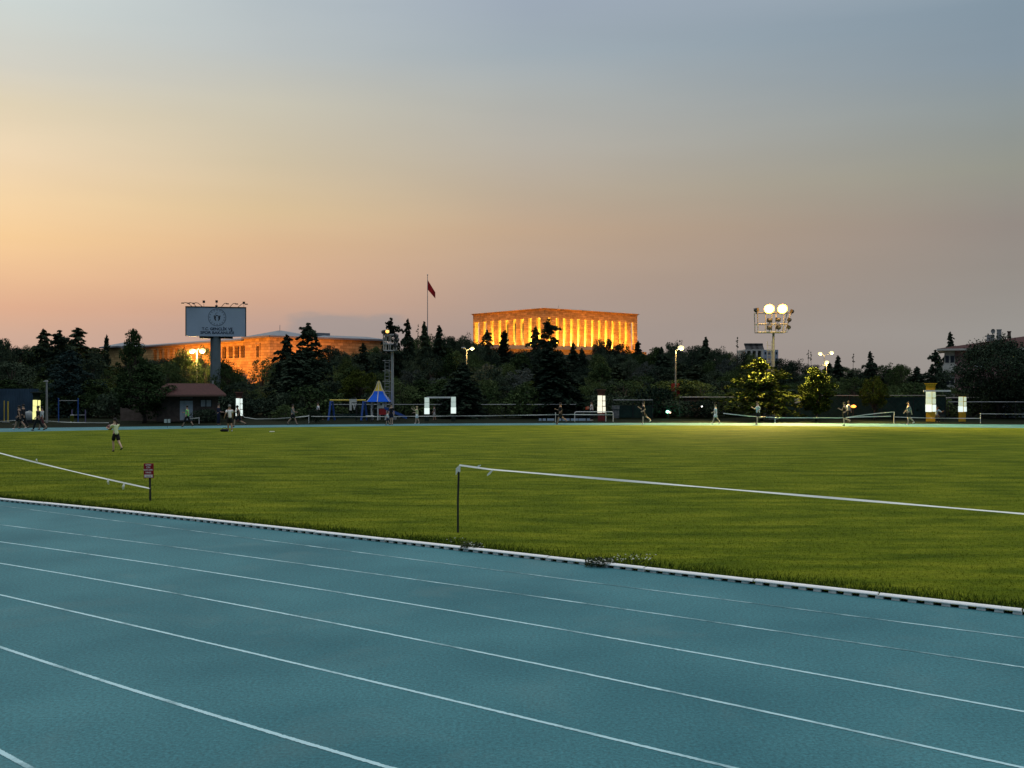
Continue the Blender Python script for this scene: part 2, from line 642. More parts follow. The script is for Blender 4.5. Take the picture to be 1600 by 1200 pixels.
KERB = [(0, 779), (200, 797.5), (400, 821.5), (600, 841), (800, 862.5), (925, 877.5), (1050, 892), (1200, 908), (1415, 933), (1600, 952.5)]
LANES = [([(300, 829), (600, 867.5), (800, 895.3), (1000, 919), (1200, 944.7), (1375, 967.5), (1600, 997)], M_lineworn, 0.05),
         ([(0, 818), (150, 840), (300, 859), (400, 871), (550, 893), (800, 926), (1025, 957.5), (1200, 982.5), (1400, 1012.5), (1600, 1044.5)], M_linemid, 0.05),
         ([(0, 845), (200, 876), (400, 906), (600, 937.5), (800, 969.5), (1000, 1002.5), (1200, 1039), (1400, 1076), (1600, 1112.5)], M_line, 0.05),
         ([(0, 881), (200, 912.5), (400, 949), (600, 991), (800, 1029), (1000, 1069), (1200, 1112.5), (1400, 1159), (1600, 1197.5)], M_line, 0.05),
         ([(0, 929.5), (200, 974), (400, 1023), (600, 1069.5), (800, 1116.5), (1000, 1162.5), (1142, 1200)], M_line, 0.05),
         ([(0, 1011), (200, 1075), (400, 1138), (612, 1200)], M_line, 0.055),
         ([(-60, 1141), (0, 1174), (62, 1208)], M_linemid, 0.055)]
kc = fit_curve(KERB, 0.07, 3, (60, 25))
kc_dir = np.gradient(kc, axis=0)
kc_dir /= np.linalg.norm(kc_dir, axis=1)[:, None]
kc_n = np.stack([-kc_dir[:, 1], kc_dir[:, 0]], 1)          # towards the field

# terrain: one sheet to the horizon
xs = np.concatenate([np.linspace(-2500, -260, 12), np.linspace(-240, 240, 49), np.linspace(260, 2500, 12)])
ys = np.concatenate([np.linspace(-300, 90, 10), np.linspace(100, 520, 64), np.linspace(560, 3500, 12)])
tv = [(x, y, ground_z(x, y) - (0.03 if y < 112 else 0)) for y in ys for x in xs]
nx = len(xs)
g = MB()
g.v = tv
g.f = [(j * nx + i, j * nx + i + 1, (j + 1) * nx + i + 1, (j + 1) * nx + i) for j in range(len(ys) - 1) for i in range(nx - 1)]
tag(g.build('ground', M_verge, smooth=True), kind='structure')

# near track: everything on our side of the kerb
g = MB()
off = 0.06
for i in range(len(kc) - 1):
    a, b = kc[i], kc[i + 1]
    g.quad((a[0], a[1], 0), (a[0] - 25, a[1] - 38, 0), (b[0] - 25, b[1] - 38, 0), (b[0], b[1], 0))
# far track: the strip beyond the field
FIN = [(-300, 682), (0, 675), (180, 672), (330, 669.3), (560, 666.8), (700, 665.3), (920, 664.3), (1100, 664.8), (1300, 666.3), (1500, 668.3), (1600, 669.3), (1900, 672)]
FOUT = [(-300, 673.5), (0, 668.8), (180, 667.3), (330, 664.8), (560, 663.3), (700, 662), (920, 660.6), (1100, 660.6), (1300, 661.6), (1500, 663), (1600, 663.6), (1900, 666)]


def smooth_line(pts, n=80):
    gp = np.array([gpt(x, y)[:2] for x, y in pts])
    k = np.polyfit(gp[:, 0], gp[:, 1], 4)
    X = np.linspace(gp[0, 0], gp[-1, 0], n)
    return np.stack([X, np.polyval(k, X)], 1)


fi, fo = smooth_line(FIN), smooth_line(FOUT)
g2 = MB()
for i in range(len(fi) - 1):
    g2.quad((*fi[i], 0), (*fi[i + 1], 0), (*fo[i + 1], 0), (*fo[i], 0))
g.v, off0 = g.v + g2.v, len(g.v)
g.f += [tuple(k + off0 for k in f) for f in g2.f]
tag(g.build('running_track', M_track), kind='structure')

# the field between kerb and far track
g = MB()
K = len(kc)
fx = np.interp(np.linspace(0, 1, K), np.linspace(0, 1, len(fi)), fi[:, 0])
fy = np.interp(np.linspace(0, 1, K), np.linspace(0, 1, len(fi)), fi[:, 1])
for i in range(K - 1):
    a = kc[i] + kc_n[i] * 0.05
    b = kc[i + 1] + kc_n[i + 1] * 0.05
    g.quad((a[0], a[1], 0.015), (b[0], b[1], 0.015), (fx[i + 1], fy[i + 1], 0.015), (fx[i], fy[i], 0.015))
tag(g.build('grass_field', M_grass), kind='structure')

# lane lines
for pts, mm, w in LANES:
    c = fit_curve(pts, 0.004, 2, (14, 7))
    dr = np.gradient(c, axis=0)
    dr /= np.linalg.norm(dr, axis=1)[:, None]
    nn = np.stack([-dr[:, 1], dr[:, 0]], 1) * w / 2
    jw = rng.normal(0, 0.0022, len(c))
    c = c + nn / (w / 2) * jw[:, None]
    nn = nn * (1 + rng.normal(0, 0.07, len(c)))[:, None]
    g = MB()
    for i in range(len(c) - 1):
        g.quad((*(c[i] - nn[i]), .004), (*(c[i + 1] - nn[i + 1]), .004), (*(c[i + 1] + nn[i + 1]), .004), (*(c[i] + nn[i]), .004))
    tag(g.build('lane_line', mm), kind='structure')
# two lane lines on the far track
for f_ in (0.35, 0.68):
    c = fi * (1 - f_) + fo * f_
    g = MB()
    for i in range(len(c) - 1):
        g.quad((c[i][0], c[i][1] - .03, .004), (c[i + 1][0], c[i + 1][1] - .03, .004), (c[i + 1][0], c[i + 1][1] + .03, .004), (c[i][0], c[i][1] + .03, .004))
    tag(g.build('lane_line', M_line), kind='structure')

# raised kerb rail on little feet
seg = np.linalg.norm(np.diff(kc, axis=0), axis=1)
arc = np.concatenate([[0], np.cumsum(seg)])


def kpos(s):
    p = np.array([np.interp(s, arc, kc[:, 0]), np.interp(s, arc, kc[:, 1])])
    t = np.array([np.interp(s, arc, kc_dir[:, 0]), np.interp(s, arc, kc_dir[:, 1])])
    t /= np.linalg.norm(t)
    return p, t, np.array([-t[1], t[0]])


rail = MB()
prof = [(-0.058, 0.050), (-0.056, 0.064), (-0.036, 0.082), (0.044, 0.082), (0.054, 0.066), (0.054, 0.050)]
s = 30.0
rk = random.Random(3)
while s < arc[-1] - 2:
    L = 2.0
    jit = rk.uniform(-0.006, 0.006)
    base = len(rail.v)
    m_ = 5
    for q in range(m_):
        p, t, n = kpos(s + (L - 0.03) * q / (m_ - 1))
        for (a, z) in prof:
            w = p + n * (a + jit)
            rail.v.append((w[0], w[1], z + jit * 0.5))
    for q in range(m_ - 1):
        for k in range(6):
            k2 = (k + 1) % 6
            rail.f.append((base + q * 6 + k, base + q * 6 + k2, base + (q + 1) * 6 + k2, base + (q + 1) * 6 + k))
    rail.f.append(tuple(base + k for k in range(6)))
    rail.f.append(tuple(base + (m_ - 1) * 6 + k for k in reversed(range(6))))
    s += L
kerb = tag(rail.build('kerb', M_kerb), kind='structure')
feet = MB()
s = 30.0
while s < arc[-1] - 2:
    p, t, n = kpos(s)
    feet.box((p[0] - n[0] * 0.012, p[1] - n[1] * 0.012, 0.025), (0.125, 0.07, 0.048), math.atan2(t[1], t[0]), 0.9)
    s += 0.24
tag(feet.build('kerb_feet', M_kfoot, kerb), kind='stuff')

# grass blades and tufts over the nearer part of the field
def blades(name, n, region, h, w, m):
    P = region(n)
    n = len(P)
    yaw = rng.uniform(0, 2 * np.pi, n)
    hh = h * rng.uniform(0.55, 1.3, n)
    lean = rng.normal(0, 0.45, (n, 2)) * hh[:, None]
    cx = np.stack([np.cos(yaw), np.sin(yaw), np.zeros(n)], 1) * (w * rng.uniform(0.6, 1.4, n))[:, None]
    base = np.stack([P[:, 0], P[:, 1], np.full(n, 0.012)], 1)
    tip = base + np.stack([lean[:, 0], lean[:, 1], hh], 1)
    v = np.stack([base - cx, base + cx, tip], 1).astype(np.float32)
    me = bpy.data.meshes.new(name)
    me.vertices.add(n * 3)
    me.vertices.foreach_set('co', v.ravel())
    me.loops.add(n * 3)
    me.loops.foreach_set('vertex_index', np.arange(n * 3, dtype=np.int32))
    me.polygons.add(n)
    me.polygons.foreach_set('loop_start', np.arange(0, n * 3, 3, dtype=np.int32))
    me.polygons.foreach_set('loop_total', np.full(n, 3, np.int32))
    me.materials.append(m)
    me.update(calc_edges=True)
    return obj_from(name, me)


def edge_region(width, s0, s1, power=1.0):
    def f(n):
        s_ = rng.uniform(s0, s1, n)
        o_ = 0.05 + width * (1 - np.sqrt(1 - rng.uniform(0, 1, n))) ** power
        p = np.stack([np.interp(s_, arc, kc[:, 0]), np.interp(s_, arc, kc[:, 1])], 1)
        nn_ = np.stack([np.interp(s_, arc, kc_n[:, 0]), np.interp(s_, arc, kc_n[:, 1])], 1)
        return p + nn_ * o_[:, None]
    return f


M_blade = grass_material('grass_blades', (0.052, 0.084, 0.003), (0.104, 0.138, 0.006), (0.172, 0.194, 0.012))
M_bladeedge = grass_material('rank_edge_grass', (0.030, 0.055, 0.008), (0.045, 0.080, 0.012), (0.075, 0.115, 0.016))
tag(blades('grass', 420000, edge_region(36.0, 25, arc[-1] - 12, 1.25), 0.030, 0.0045, M_blade),
    'short mown green grass covering the field', 'grass', kind='stuff')
tag(blades('edge_grass', 60000, edge_region(1.1, 25, arc[-1] - 8, 1.4), 0.085, 0.006, M_bladeedge),
    'darker uncut grass growing along the white kerb', 'grass', kind='stuff')

# ------------------------------------------------------------------ trees
def tube_pts(a, b, n, sag):
    a, b = Vector(a), Vector(b)
    return [a.lerp(b, i / n) + Vector((0, 0, sag * math.sin(math.pi * i / n))) for i in range(n + 1)]


def conifer_data(H, Rb, seed, droop=0.25, whorls=24, nb=6, sparse=0.0, power=0.8, z0=0.10, lm=M_leafdk, tips=1, leaf=0.16, lenj=0.35, perb=46):
    r = np.random.default_rng(seed)
    tr = MB()
    bendx, bendy = r.normal(0, 0.02 * H, 2)
    top = Vector((bendx, bendy, H))
    def trunk(z):
        t = z / H
        return Vector((bendx * t * t, bendy * t * t, z))
    tr.tube([trunk(H * i / 8) for i in range(9)], [0.022 * H * (1 - i / 8.3) + 0.012 for i in range(9)], 7)
    C, AX, AY = [], [], []
    for w in range(whorls):
        z = H * (z0 + (0.985 - z0) * (w / (whorls - 1)) ** 0.92)
        if r.random() < sparse and z < 0.9 * H:
            continue
        Lz = Rb * (1 - (z / H)) ** power * (0.82 + 0.36 * r.random()) + 0.035 * H * 0.3
        k = max(3, int(nb * (0.7 + 0.6 * r.random())))
        a0 = r.uniform(0, 6.28)
        for b in range(k):
            a = a0 + 6.283 * b / k + r.normal(0, 0.25)
            L = Lz * (1 + r.normal(0, lenj))
            L = max(L, 0.12)
            rise = r.uniform(-0.05, 0.30) * L
            st = trunk(z + r.normal(0, 0.012 * H))
            end = st + Vector((math.cos(a) * L, math.sin(a) * L, rise - droop * L))
            if L > 0.5 and b % 2 == 0:
                tr.tube([st, st.lerp(end, 0.5) + Vector((0, 0, 0.05 * L)), end], [0.006 * H * (1 - z / H) + 0.012, 0.02, 0.006], 4, cap=False)
            m = max(5, int(perb * L / Rb + 5))
            t = r.uniform(0.12, 1.02, m) ** 0.8
            P = np.outer(1 - t, np.array(st)) + np.outer(t, np.array(end))
            P[:, 2] += 0.10 * L * np.sin(np.pi * t) + rise * 0.3 * t
            wd = 0.26 * L * np.sin(np.pi * np.clip(t, 0, 1) ** 0.8) + 0.04
            side = np.array([-math.sin(a), math.cos(a), 0])
            P += np.outer(wd * r.uniform(-1, 1, m), side)
            P[:, 2] += r.normal(0, 0.03 * L + 0.03, m)
            C.append(P)
            out = np.array([math.cos(a), math.sin(a), -droop])
            ang = r.normal(0, 0.6, m)
            dirs = out[None] * np.cos(ang)[:, None] + side[None] * np.sin(ang)[:, None] + r.normal(0, 0.25, (m, 3))
            dirs /= np.linalg.norm(dirs, axis=1)[:, None]
            sz = leaf * H / 10 * r.uniform(0.7, 1.6, m)
            AY.append(dirs * sz[:, None])
            q = np.cross(dirs, r.normal(0, 1, (m, 3)))
            q /= np.linalg.norm(q, axis=1)[:, None] + 1e-6
            AX.append(q * (sz * 0.45)[:, None])
    C, AX, AY = map(np.concatenate, (C, AX, AY))
    return tr.mesh('trunk', M_bark, True), quads_mesh('crown', C, AX, AY, lm)


def broadleaf_data(H, Rw, seed, z0=0.22, clumps=70, per=110, lm=M_leafmd, leaf=0.13, tall=1.0, lump=0.22, bark=M_bark, holes=0.0):
    r = np.random.default_rng(seed)
    tr = MB()
    zc_, rz_ = H * (1 + z0) / 2, H * (1 - z0) / 2
    tr.tube([(0, 0, -0.1), (r.normal(0, .05), r.normal(0, .05), H * z0), (r.normal(0, .15), r.normal(0, .15), H * 0.6), (0, 0, H * 0.9)],
            [0.028 * H, 0.02 * H, 0.011 * H, 0.01], 8)
    C, AX, AY = [], [], []
    for c in range(clumps):
        d = r.normal(0, 1, 3)
        d /= np.linalg.norm(d)
        rad = r.uniform(0.35, 1.0) ** 0.5
        z = d[2] * rad
        wob = 1 + 0.22 * math.sin(3 * math.atan2(d[1], d[0]) + seed) * (1 - abs(z)) + r.normal(0, 0.08)
        prof_ = (1 - 0.25 * max(0, z) * tall)
        cen = np.array([d[0] * rad * Rw * wob * prof_, d[1] * rad * Rw * wob * prof_, zc_ + z * rz_ * (0.86 + 0.1 * r.random())])
        rc = Rw * lump * r.uniform(0.6, 1.35)
        if c % 3 == 0:
            s_ = Vector((0, 0, H * r.uniform(z0 * 0.9, 0.55)))
            tr.tube([s_, s_.lerp(Vector(cen), 0.55) + Vector((0, 0, 0.04 * H)), Vector(cen)], [0.010 * H, 0.006 * H, 0.01], 5, cap=False)
        m = int(per * r.uniform(0.6, 1.3))
        u = r.normal(0, 1, (m, 3))
        u /= np.linalg.norm(u, axis=1)[:, None]
        P = cen + u * (rc * r.uniform(0.3, 1.12, m) ** 0.6)[:, None] * np.array([1.15, 1.15, 0.75])
        C.append(P)
        dirs = u + r.normal(0, 0.7, (m, 3))
        dirs /= np.linalg.norm(dirs, axis=1)[:, None]
        sz = leaf * r.uniform(0.6, 1.5, m)
        AY.append(dirs * sz[:, None])
        q = np.cross(dirs, r.normal(0, 1, (m, 3)))
        q /= np.linalg.norm(q, axis=1)[:, None] + 1e-6
        AX.append(q * (sz * 0.6)[:, None])
    C, AX, AY = map(np.concatenate, (C, AX, AY))
    C[:, 2] = np.maximum(C[:, 2], 0.1)
    return tr.mesh('trunk', bark, True), quads_mesh('crown', C, AX, AY, lm)


# every prototype is ten metres tall; value: (trunk, crown, half width)
PROTO = {}
def proto(k, d, hw):
    PROTO[k] = (d[0], d[1], hw)
proto('cedar', conifer_data(10, 3.4, 1, 0.12, 28, 8, 0.08, 0.62, 0.06, perb=80, leaf=0.2), 3.1)
proto('cedar2', conifer_data(10, 3.2, 2, 0.30, 28, 7, 0.12, 0.72, 0.05, lenj=0.45, perb=84, leaf=0.2), 2.8)
proto('fir', conifer_data(10, 2.6, 3, 0.35, 34, 9, 0.0, 0.68, 0.03, lenj=0.2, perb=60, leaf=0.2), 2.4)
proto('fir2', conifer_data(10, 2.4, 4, 0.18, 32, 8, 0.04, 0.72, 0.04, lenj=0.3, perb=60, leaf=0.2), 2.2)
proto('bluespruce', conifer_data(10, 4.4, 5, 0.22, 26, 9, 0.0, 0.6, 0.02, lm=M_leafblue, lenj=0.25, perb=80), 4.4)
proto('goldcedar', conifer_data(10, 4.2, 6, 0.10, 24, 8, 0.05, 0.62, 0.12, lm=M_leafolive, lenj=0.35, perb=80, leaf=0.19), 4.2)
proto('bare', conifer_data(10, 2.0, 8, 0.0, 16, 3, 0.25, 0.75, 0.15, lenj=0.6, perb=16), 2.0)
proto('cypress', conifer_data(10, 1.35, 9, -0.6, 34, 8, 0.0, 0.45, 0.03, lenj=0.25, perb=26, leaf=0.2), 1.35)
proto('round', broadleaf_data(10, 4.0, 21), 4.2)
proto('round2', broadleaf_data(10, 4.3, 22, 0.15, 80, 110, lump=0.26), 4.6)
proto('pine', broadleaf_data(10, 3.6, 23, 0.3, 60, 110, M_leafdk, 0.12, 0.6, 0.25), 3.8)
proto('pine2', broadleaf_data(10, 3.3, 24, 0.2, 75, 100, M_leafdk, 0.12, 1.6, 0.24), 3.5)
proto('oval', broadleaf_data(10, 2.9, 25, 0.06, 90, 110, M_leafmd, 0.13, 2.2, 0.26), 3.1)
proto('silver', broadleaf_data(10, 4.0, 26, 0.18, 70, 120, M_leafsilver, 0.14, 1.0, 0.24), 4.2)
proto('olive', broadleaf_data(10, 3.8, 27, 0.15, 80, 120, M_leafolive, 0.14, 1.1, 0.22), 4.0)
proto('teardrop', broadleaf_data(10, 2.9, 28, 0.10, 110, 110, M_leafolive, 0.17, 2.6, 0.22), 3.0)
proto('big', broadleaf_data(10, 5.2, 29, 0.16, 150, 170, M_leafdk, 0.11, 0.8, 0.20), 5.5)
proto('wispy', broadleaf_data(10, 3.3, 30, 0.2, 46, 50, M_leafmd, 0.13, 1.2, 0.20), 3.6)


def tree(name, kind, px, topy, wpx, d, label, cat='tree', group=None, base=None):
    x = (px - 800) / F * d
    z0 = ground_z(x, d) if base is None else base
    ztop = CH - (topy - HZ) / F * d
    h = max(1.2, ztop - z0)
    tm, cm_, hw = PROTO[kind]
    e = empty(name, (x, d, z0), random.uniform(0, 6.28), label, cat, group)
    sxy = (wpx / F * d / 2) / hw * (1.28 if kind in ('cedar', 'cedar2', 'fir', 'fir2') else 1.08)
    e.scale = (sxy, sxy, h / 10)
    obj_from('trunk', tm, e)
    obj_from('crown', cm_, e)
    return e


TREES = [
 # name, proto, px, top, width px, distance, label
 ('pine_tree', 'pine', -6, 520, 52, 118, 'dark flat-topped pine cut by the left edge of the picture'),
 ('pine_tree', 'pine2', 34, 538, 60, 125, 'low dark pine right of the flat-topped one at the left edge'),
 ('cedar_tree', 'cedar2', 70, 516, 52, 128, 'dark conifer with a ragged spiky top behind the blue metal fence'),
 ('cedar_tree', 'cedar', 92, 519, 46, 122, 'dark conifer with short upright tips left of the spiky broad cedar'),
 ('cedar_tree', 'cedar2', 122, 513, 60, 130, 'broad spiky cedar above the blue spruce'),
 ('spruce_tree', 'bluespruce', 108, 548, 92, 104, 'wide bluish spruce with sweeping branches behind the exercise bars'),
 ('pine_tree', 'pine2', 20, 560, 80, 106, 'black bushy pine above the blue metal fence'),
 ('cypress_tree', 'cypress', 166, 527, 11, 175, 'thin dark cypress in front of the left end of the stone building'),
 ('conifer_tree', 'pine2', 146, 556, 36, 120, 'dark pine between the spiky cedar and the twin-tipped oval tree'),
 ('oval_tree', 'oval', 210, 513, 46, 103, 'tall oval green tree with two tips left of the brown hut'),
 ('round_tree', 'oval', 226, 566, 78, 88.5, 'dark dense tree hanging over the low brown wall'),
 ('round_tree', 'round', 262, 560, 56, 112, 'green tree just left of the double street lamp'),
 ('round_tree', 'round2', 290, 543, 50, 125, 'green leafy tree below the lit stone wall left of the billboard'),
 ('leafy_tree', 'wispy', 322, 532, 34, 132, 'loose leafy tree whose top shows beside the billboard pole'),
 ('round_tree', 'round2', 352, 558, 48, 116, 'green tree just right of the billboard pole'),
 ('leafy_tree', 'wispy', 410, 553, 44, 150, 'bare-branched tree standing against the brightest orange wall'),
 ('round_tree', 'pine', 378, 592, 50, 112, 'low dark tree below the brightest orange wall'),
 ('cedar_tree', 'cedar', 480, 508, 56, 118, 'tall dark cedar with a bent tip before the stone building'),
 ('cedar_tree', 'cedar2', 449, 524, 44, 120, 'slightly shorter cedar left of the one with the bent tip'),
 ('fir_tree', 'fir', 466, 548, 62, 104, 'black bushy fir at the foot of the twin cedars'),
 ('pine_tree', 'pine2', 517, 534, 30, 165, 'dark bushy tree against the middle of the stone wall'),
 ('pine_tree', 'pine', 540, 545, 40, 160, 'rounded dark tree right of the bushy one against the stone wall'),
 ('fir_tree', 'fir2', 568, 538, 30, 160, 'pointed dark fir near the right end of the stone wall'),
 ('willow_tree', 'olive', 562, 574, 60, 106, 'olive green tree behind the blue and yellow play frame'),
 ('cedar_tree', 'cedar', 611, 500, 34, 128, 'dark cedar behind the lamp cage of the darker floodlight tower'),
 ('cedar_tree', 'cedar2', 636, 500, 30, 140, 'dark cedar with a curling top right of the darker floodlight tower'),
 ('bare_conifer', 'bare', 652, 506, 16, 150, 'thin see-through conifer between two dense ones left of the flagpole'),
 ('fir_tree', 'fir', 665, 505, 26, 145, 'dark fir directly below the flagpole'),
 ('fir_tree', 'fir2', 687, 511, 30, 150, 'dark fir first right of the flagpole'),
 ('pine_tree', 'pine2', 705, 520, 28, 155, 'dark pine between the flagpole fir and the columned hall'),
 ('pine_tree', 'pine', 726, 516, 30, 160, 'rounded pine touching the left corner of the columned hall'),
 ('cedar_tree', 'cedar', 762, 518, 28, 185, 'layered cedar before the second gap of the columned hall'),
 ('cypress_tree', 'cypress', 787, 519, 17, 190, 'slim dark cypress before the left face of the columned hall'),
 ('fir_tree', 'cedar2', 836, 512, 34, 180, 'dark conifer in front of the corner of the columned hall'),
 ('fir_tree', 'cedar', 857, 501, 36, 170, 'tallest conifer in front of the columned hall'),
 ('fir_tree', 'fir2', 896, 537, 22, 200, 'small fir against the lit wall under the columned hall'),
 ('fir_tree', 'fir', 912, 545, 20, 200, 'small fir right of the other small fir under the columned hall'),
 ('fir_tree', 'pine2', 935, 524, 24, 190, 'dark pointed tree before the right face of the columned hall'),
 ('fir_tree', 'pine2', 950, 525, 26, 192, 'dark tree adjoining the pointed one before the right face'),
 ('pine_tree', 'pine', 970, 531, 34, 190, 'round-topped pine before the right end of the columned hall'),
 ('fir_tree', 'fir2', 996, 534, 22, 190, 'conifer at the right corner of the columned hall'),
 ('fir_tree', 'fir', 1032, 543, 24, 170, 'small pointed fir in the dip left of the street lamp'),
 ('pine_tree', 'pine', 1057, 528, 42, 160, 'round-headed pine behind the tall single street lamp'),
 ('pine_tree', 'pine2', 1082, 536, 36, 165, 'ragged dark pine right of the round-headed pine'),
 ('fir_tree', 'fir', 1100, 528, 26, 165, 'cone-topped fir between the street lamp and the far buildings'),
 ('pine_tree', 'pine', 1122, 538, 36, 165, 'rounded dark pine left of the thin see-through conifer'),
 ('bare_conifer', 'bare', 1151, 526, 20, 170, 'thin conifer with few flat branches left of the far buildings'),
 ('pine_tree', 'pine2', 1222, 556, 40, 170, 'dark pine just right of the lit floodlight pole'),
 ('pine_tree', 'pine', 1246, 558, 34, 165, 'rounded pine between the floodlight pole and the twin bare tips'),
 ('bare_conifer', 'bare', 1262, 546, 14, 160, 'left one of two thin bare conifer tips'),
 ('bare_conifer', 'bare', 1268, 549, 13, 160, 'right one of two thin bare conifer tips'),
 ('fir_tree', 'fir2', 1310, 557, 24, 150, 'small pointed fir right of the double street lamps'),
 ('bare_conifer', 'bare', 1332, 552, 16, 150, 'spindly bare conifer beside the fir right of the double lamps'),
 ('cedar_tree', 'cedar2', 1360, 550, 24, 150, 'cedar with a leaning tip above the small roadside trees'),
 ('round_tree', 'wispy', 1384, 562, 34, 145, 'loose broad tree right of the leaning cedar'),
 ('round_tree', 'round', 1408, 565, 36, 145, 'bushy tree in the middle of the gap before the apartment house'),
 ('fir_tree', 'fir2', 1434, 574, 30, 140, 'low pointed tree left of the conifer beside the apartment house'),
 ('cedar_tree', 'cedar', 1461, 549, 30, 118, 'dark cedar at the left wall of the pink apartment house'),
 ('cedar_tree', 'cedar2', 1485, 520, 26, 190, 'thin wind-bent conifer tip above the eave of the apartment house'),
 ('spreading_tree', 'big', 1560, 523, 132, 100, 'huge dark spreading tree in front of the apartment house'),
 ('spreading_tree', 'big', 1632, 552, 120, 104, 'dark spreading tree cut by the right edge of the picture'),
 ('spruce_tree', 'fir', 720, 568, 56, 100, 'black spruce behind the gate of two lit posts'),
 ('spruce_tree', 'fir', 869, 545, 70, 102, 'big black fir standing alone behind the railings'),
 ('olive_tree', 'olive', 846, 575, 40, 112, 'olive green tree behind the left side of the big black fir'),
 ('silver_tree', 'silver', 640, 574, 50, 125, 'silvery grey tree right of the darker floodlight tower'),
 ('silver_tree', 'silver', 684, 586, 44, 118, 'silvery grey tree left of the black spruce'),
 ('silver_tree', 'silver', 763, 565, 50, 128, 'silvery grey tree right of the short double street lamp'),
 ('leafy_tree', 'olive', 1092, 592, 56, 120, 'dull green tree right of the tall single street lamp'),
 ('gold_cedar', 'goldcedar', 1190, 560, 100, 93.5, 'yellow lit cedar at the foot of the lit floodlight tower'),
 ('leafy_tree', 'round', 1158, 566, 40, 118, 'green tree behind the left side of the yellow lit cedar'),
 ('teardrop_tree', 'teardrop', 1276, 570, 50, 92, 'bright yellow-green teardrop tree beside the white board'),
 ('leafy_tree', 'olive', 1366, 584, 42, 95, 'small green tree with a thin pale trunk behind the tape'),
 ('leafy_tree', 'round', 1334, 586, 50, 106, 'green tree between the teardrop tree and the small pale-trunked one'),
 ('leafy_tree', 'round2', 1430, 596, 70, 112, 'dark green tree left of the tall yellow pillar'),
 ('leafy_tree', 'wispy', 975, 588, 70, 108, 'dim leafy tree above the lit pillar by the railings'),
 ('leafy_tree', 'wispy', 1030, 596, 56, 106, 'dim leafy tree left of the tall single street lamp'),
 ('leafy_tree', 'round', 1120, 612, 60, 104, 'low dark tree above the parked cars'),
]
for a in TREES:
    tree(a[0], a[1], a[2], a[3], a[4], a[5], a[6])

# the dark wood behind: each tree its own object
PROFX = [-200, 0, 40, 100, 155, 170, 200, 212, 250, 330, 370, 400, 440, 480, 520, 600, 660, 730, 790, 860, 885, 920, 938, 1000, 1060, 1150, 1220, 1300, 1400, 1450, 1500, 1800]
PROFY = [535, 533, 535, 522, 540, 572, 574, 552, 558, 566, 574, 605, 556, 548, 545, 542, 520, 526, 550, 540, 560, 560, 540, 544, 540, 542, 560, 564, 570, 584, 590, 590]
kinds = ['pine', 'pine2', 'fir', 'pine2', 'round', 'cedar2', 'round2', 'oval', 'silver', 'wispy', 'pine']
WOOD = 'trees massed in the dark wood'
rw = random.Random(5)
for row, (d, dy, step, wmin) in enumerate([(108, 46, 34, 52), (124, 30, 30, 46), (145, 16, 25, 38), (178, 4, 19, 36), (225, -1, 17, 32)]):
    px = (-330 if row < 4 else -70) + 9 * row
    while px < (1680 if row else 1800):
        p = px + rw.uniform(-7, 7)
        top = np.interp(p, PROFX, PROFY) + dy + rw.uniform(-5, 9)
        if row == 0:
            top = max(top, 592)
        if row == 4 and 1150 < p:
            px += step
            continue
        if not (row < 2 and (1210 < p < 1330 and False)):
            k = rw.choice(kinds)
            if row == 0:
                k = rw.choice(['round', 'round2', 'oval', 'pine2', 'wispy'])
            tree('wood_tree', k, p, top, wmin * rw.uniform(0.85, 1.35), d + rw.uniform(-4, 6),
                 'dark bushy tree massed in the wood behind the far track', 'tree', WOOD)
        px += step

# low shrubs closing the foot of the wood
sd = broadleaf_data(2.2, 1.9, 61, 0.0, 30, 70, M_leafdk, 0.11, 0.3, 0.34)
PROTO['shrub'] = (sd[0], sd[1], 1.9)
sd = broadleaf_data(2.2, 1.8, 62, 0.0, 34, 60, M_leafmd, 0.10, 0.5, 0.30)
PROTO['shrub2'] = (sd[0], sd[1], 1.8)


def shrub(kind, px, d, w, h, label, group=None, cat='shrub', y=None):
    x = (px - 800) / F * d
    e = empty('shrub', (x, d, ground_z(x, d)), random.uniform(0, 6.28), label, cat, group)
    tm, cm_, hw = PROTO[kind]
    e.scale = (w / 2 / hw, w / 2 / hw, h / 2.2)
    obj_from('stem', tm, e)
    obj_from('crown', cm_, e)
    return e


px = -300
while px < 1760:
    shrub(rw.choice(['shrub', 'shrub2']), px + rw.uniform(-6, 6), 101.5 + rw.uniform(-1.5, 3), rw.uniform(3.0, 5.2), rw.uniform(1.5, 2.9),
          'dark shrub in the thicket at the foot of the wood', 'shrubs at the foot of the wood')
    px += 34

# ------------------------------------------------------------------ columned hall
def orange_strip(parent, name, loc, length, width, energy, color, to, rz=0, spread=180):
    l = bpy.data.lights.new(name, 'AREA')
    l.shape = 'RECTANGLE'
    l.size, l.size_y = length, width
    l.energy, l.color = energy, color
    l.spread = R(spread)
    o = bpy.data.objects.new(name, l)
    COL.objects.link(o)
    o.parent = parent
    # local x along the strip, -z towards the target direction
    z = -Vector(to).normalized()
    x = Vector((math.cos(rz), math.sin(rz), 0))
    y = z.cross(x).normalized()
    x = y.cross(z)
    o.matrix_local = Matrix.Translation(Vector(loc)) @ Matrix((x, y, z)).transposed().to_4x4()
    return o


AMBER = (1.0, 0.31, 0.025)
GOLD = (1.0, 0.68, 0.13)
hall = empty('columned_hall', (13.6, 434, 19.0), R(40.5), 'long stone hall with tall square columns lit amber on the hilltop', 'building')
LX, LY, GH, TH = 58.0, 48.5, 12.6, 16.6
mb = MB().b2(-1.2, LX + 1.2, -1.2, LY + 1.2, -1.0, -0.003).b2(-3, LX + 3, -3, LY + 3, -8, -1.003)
mb.build('podium', M_stone2, hall)


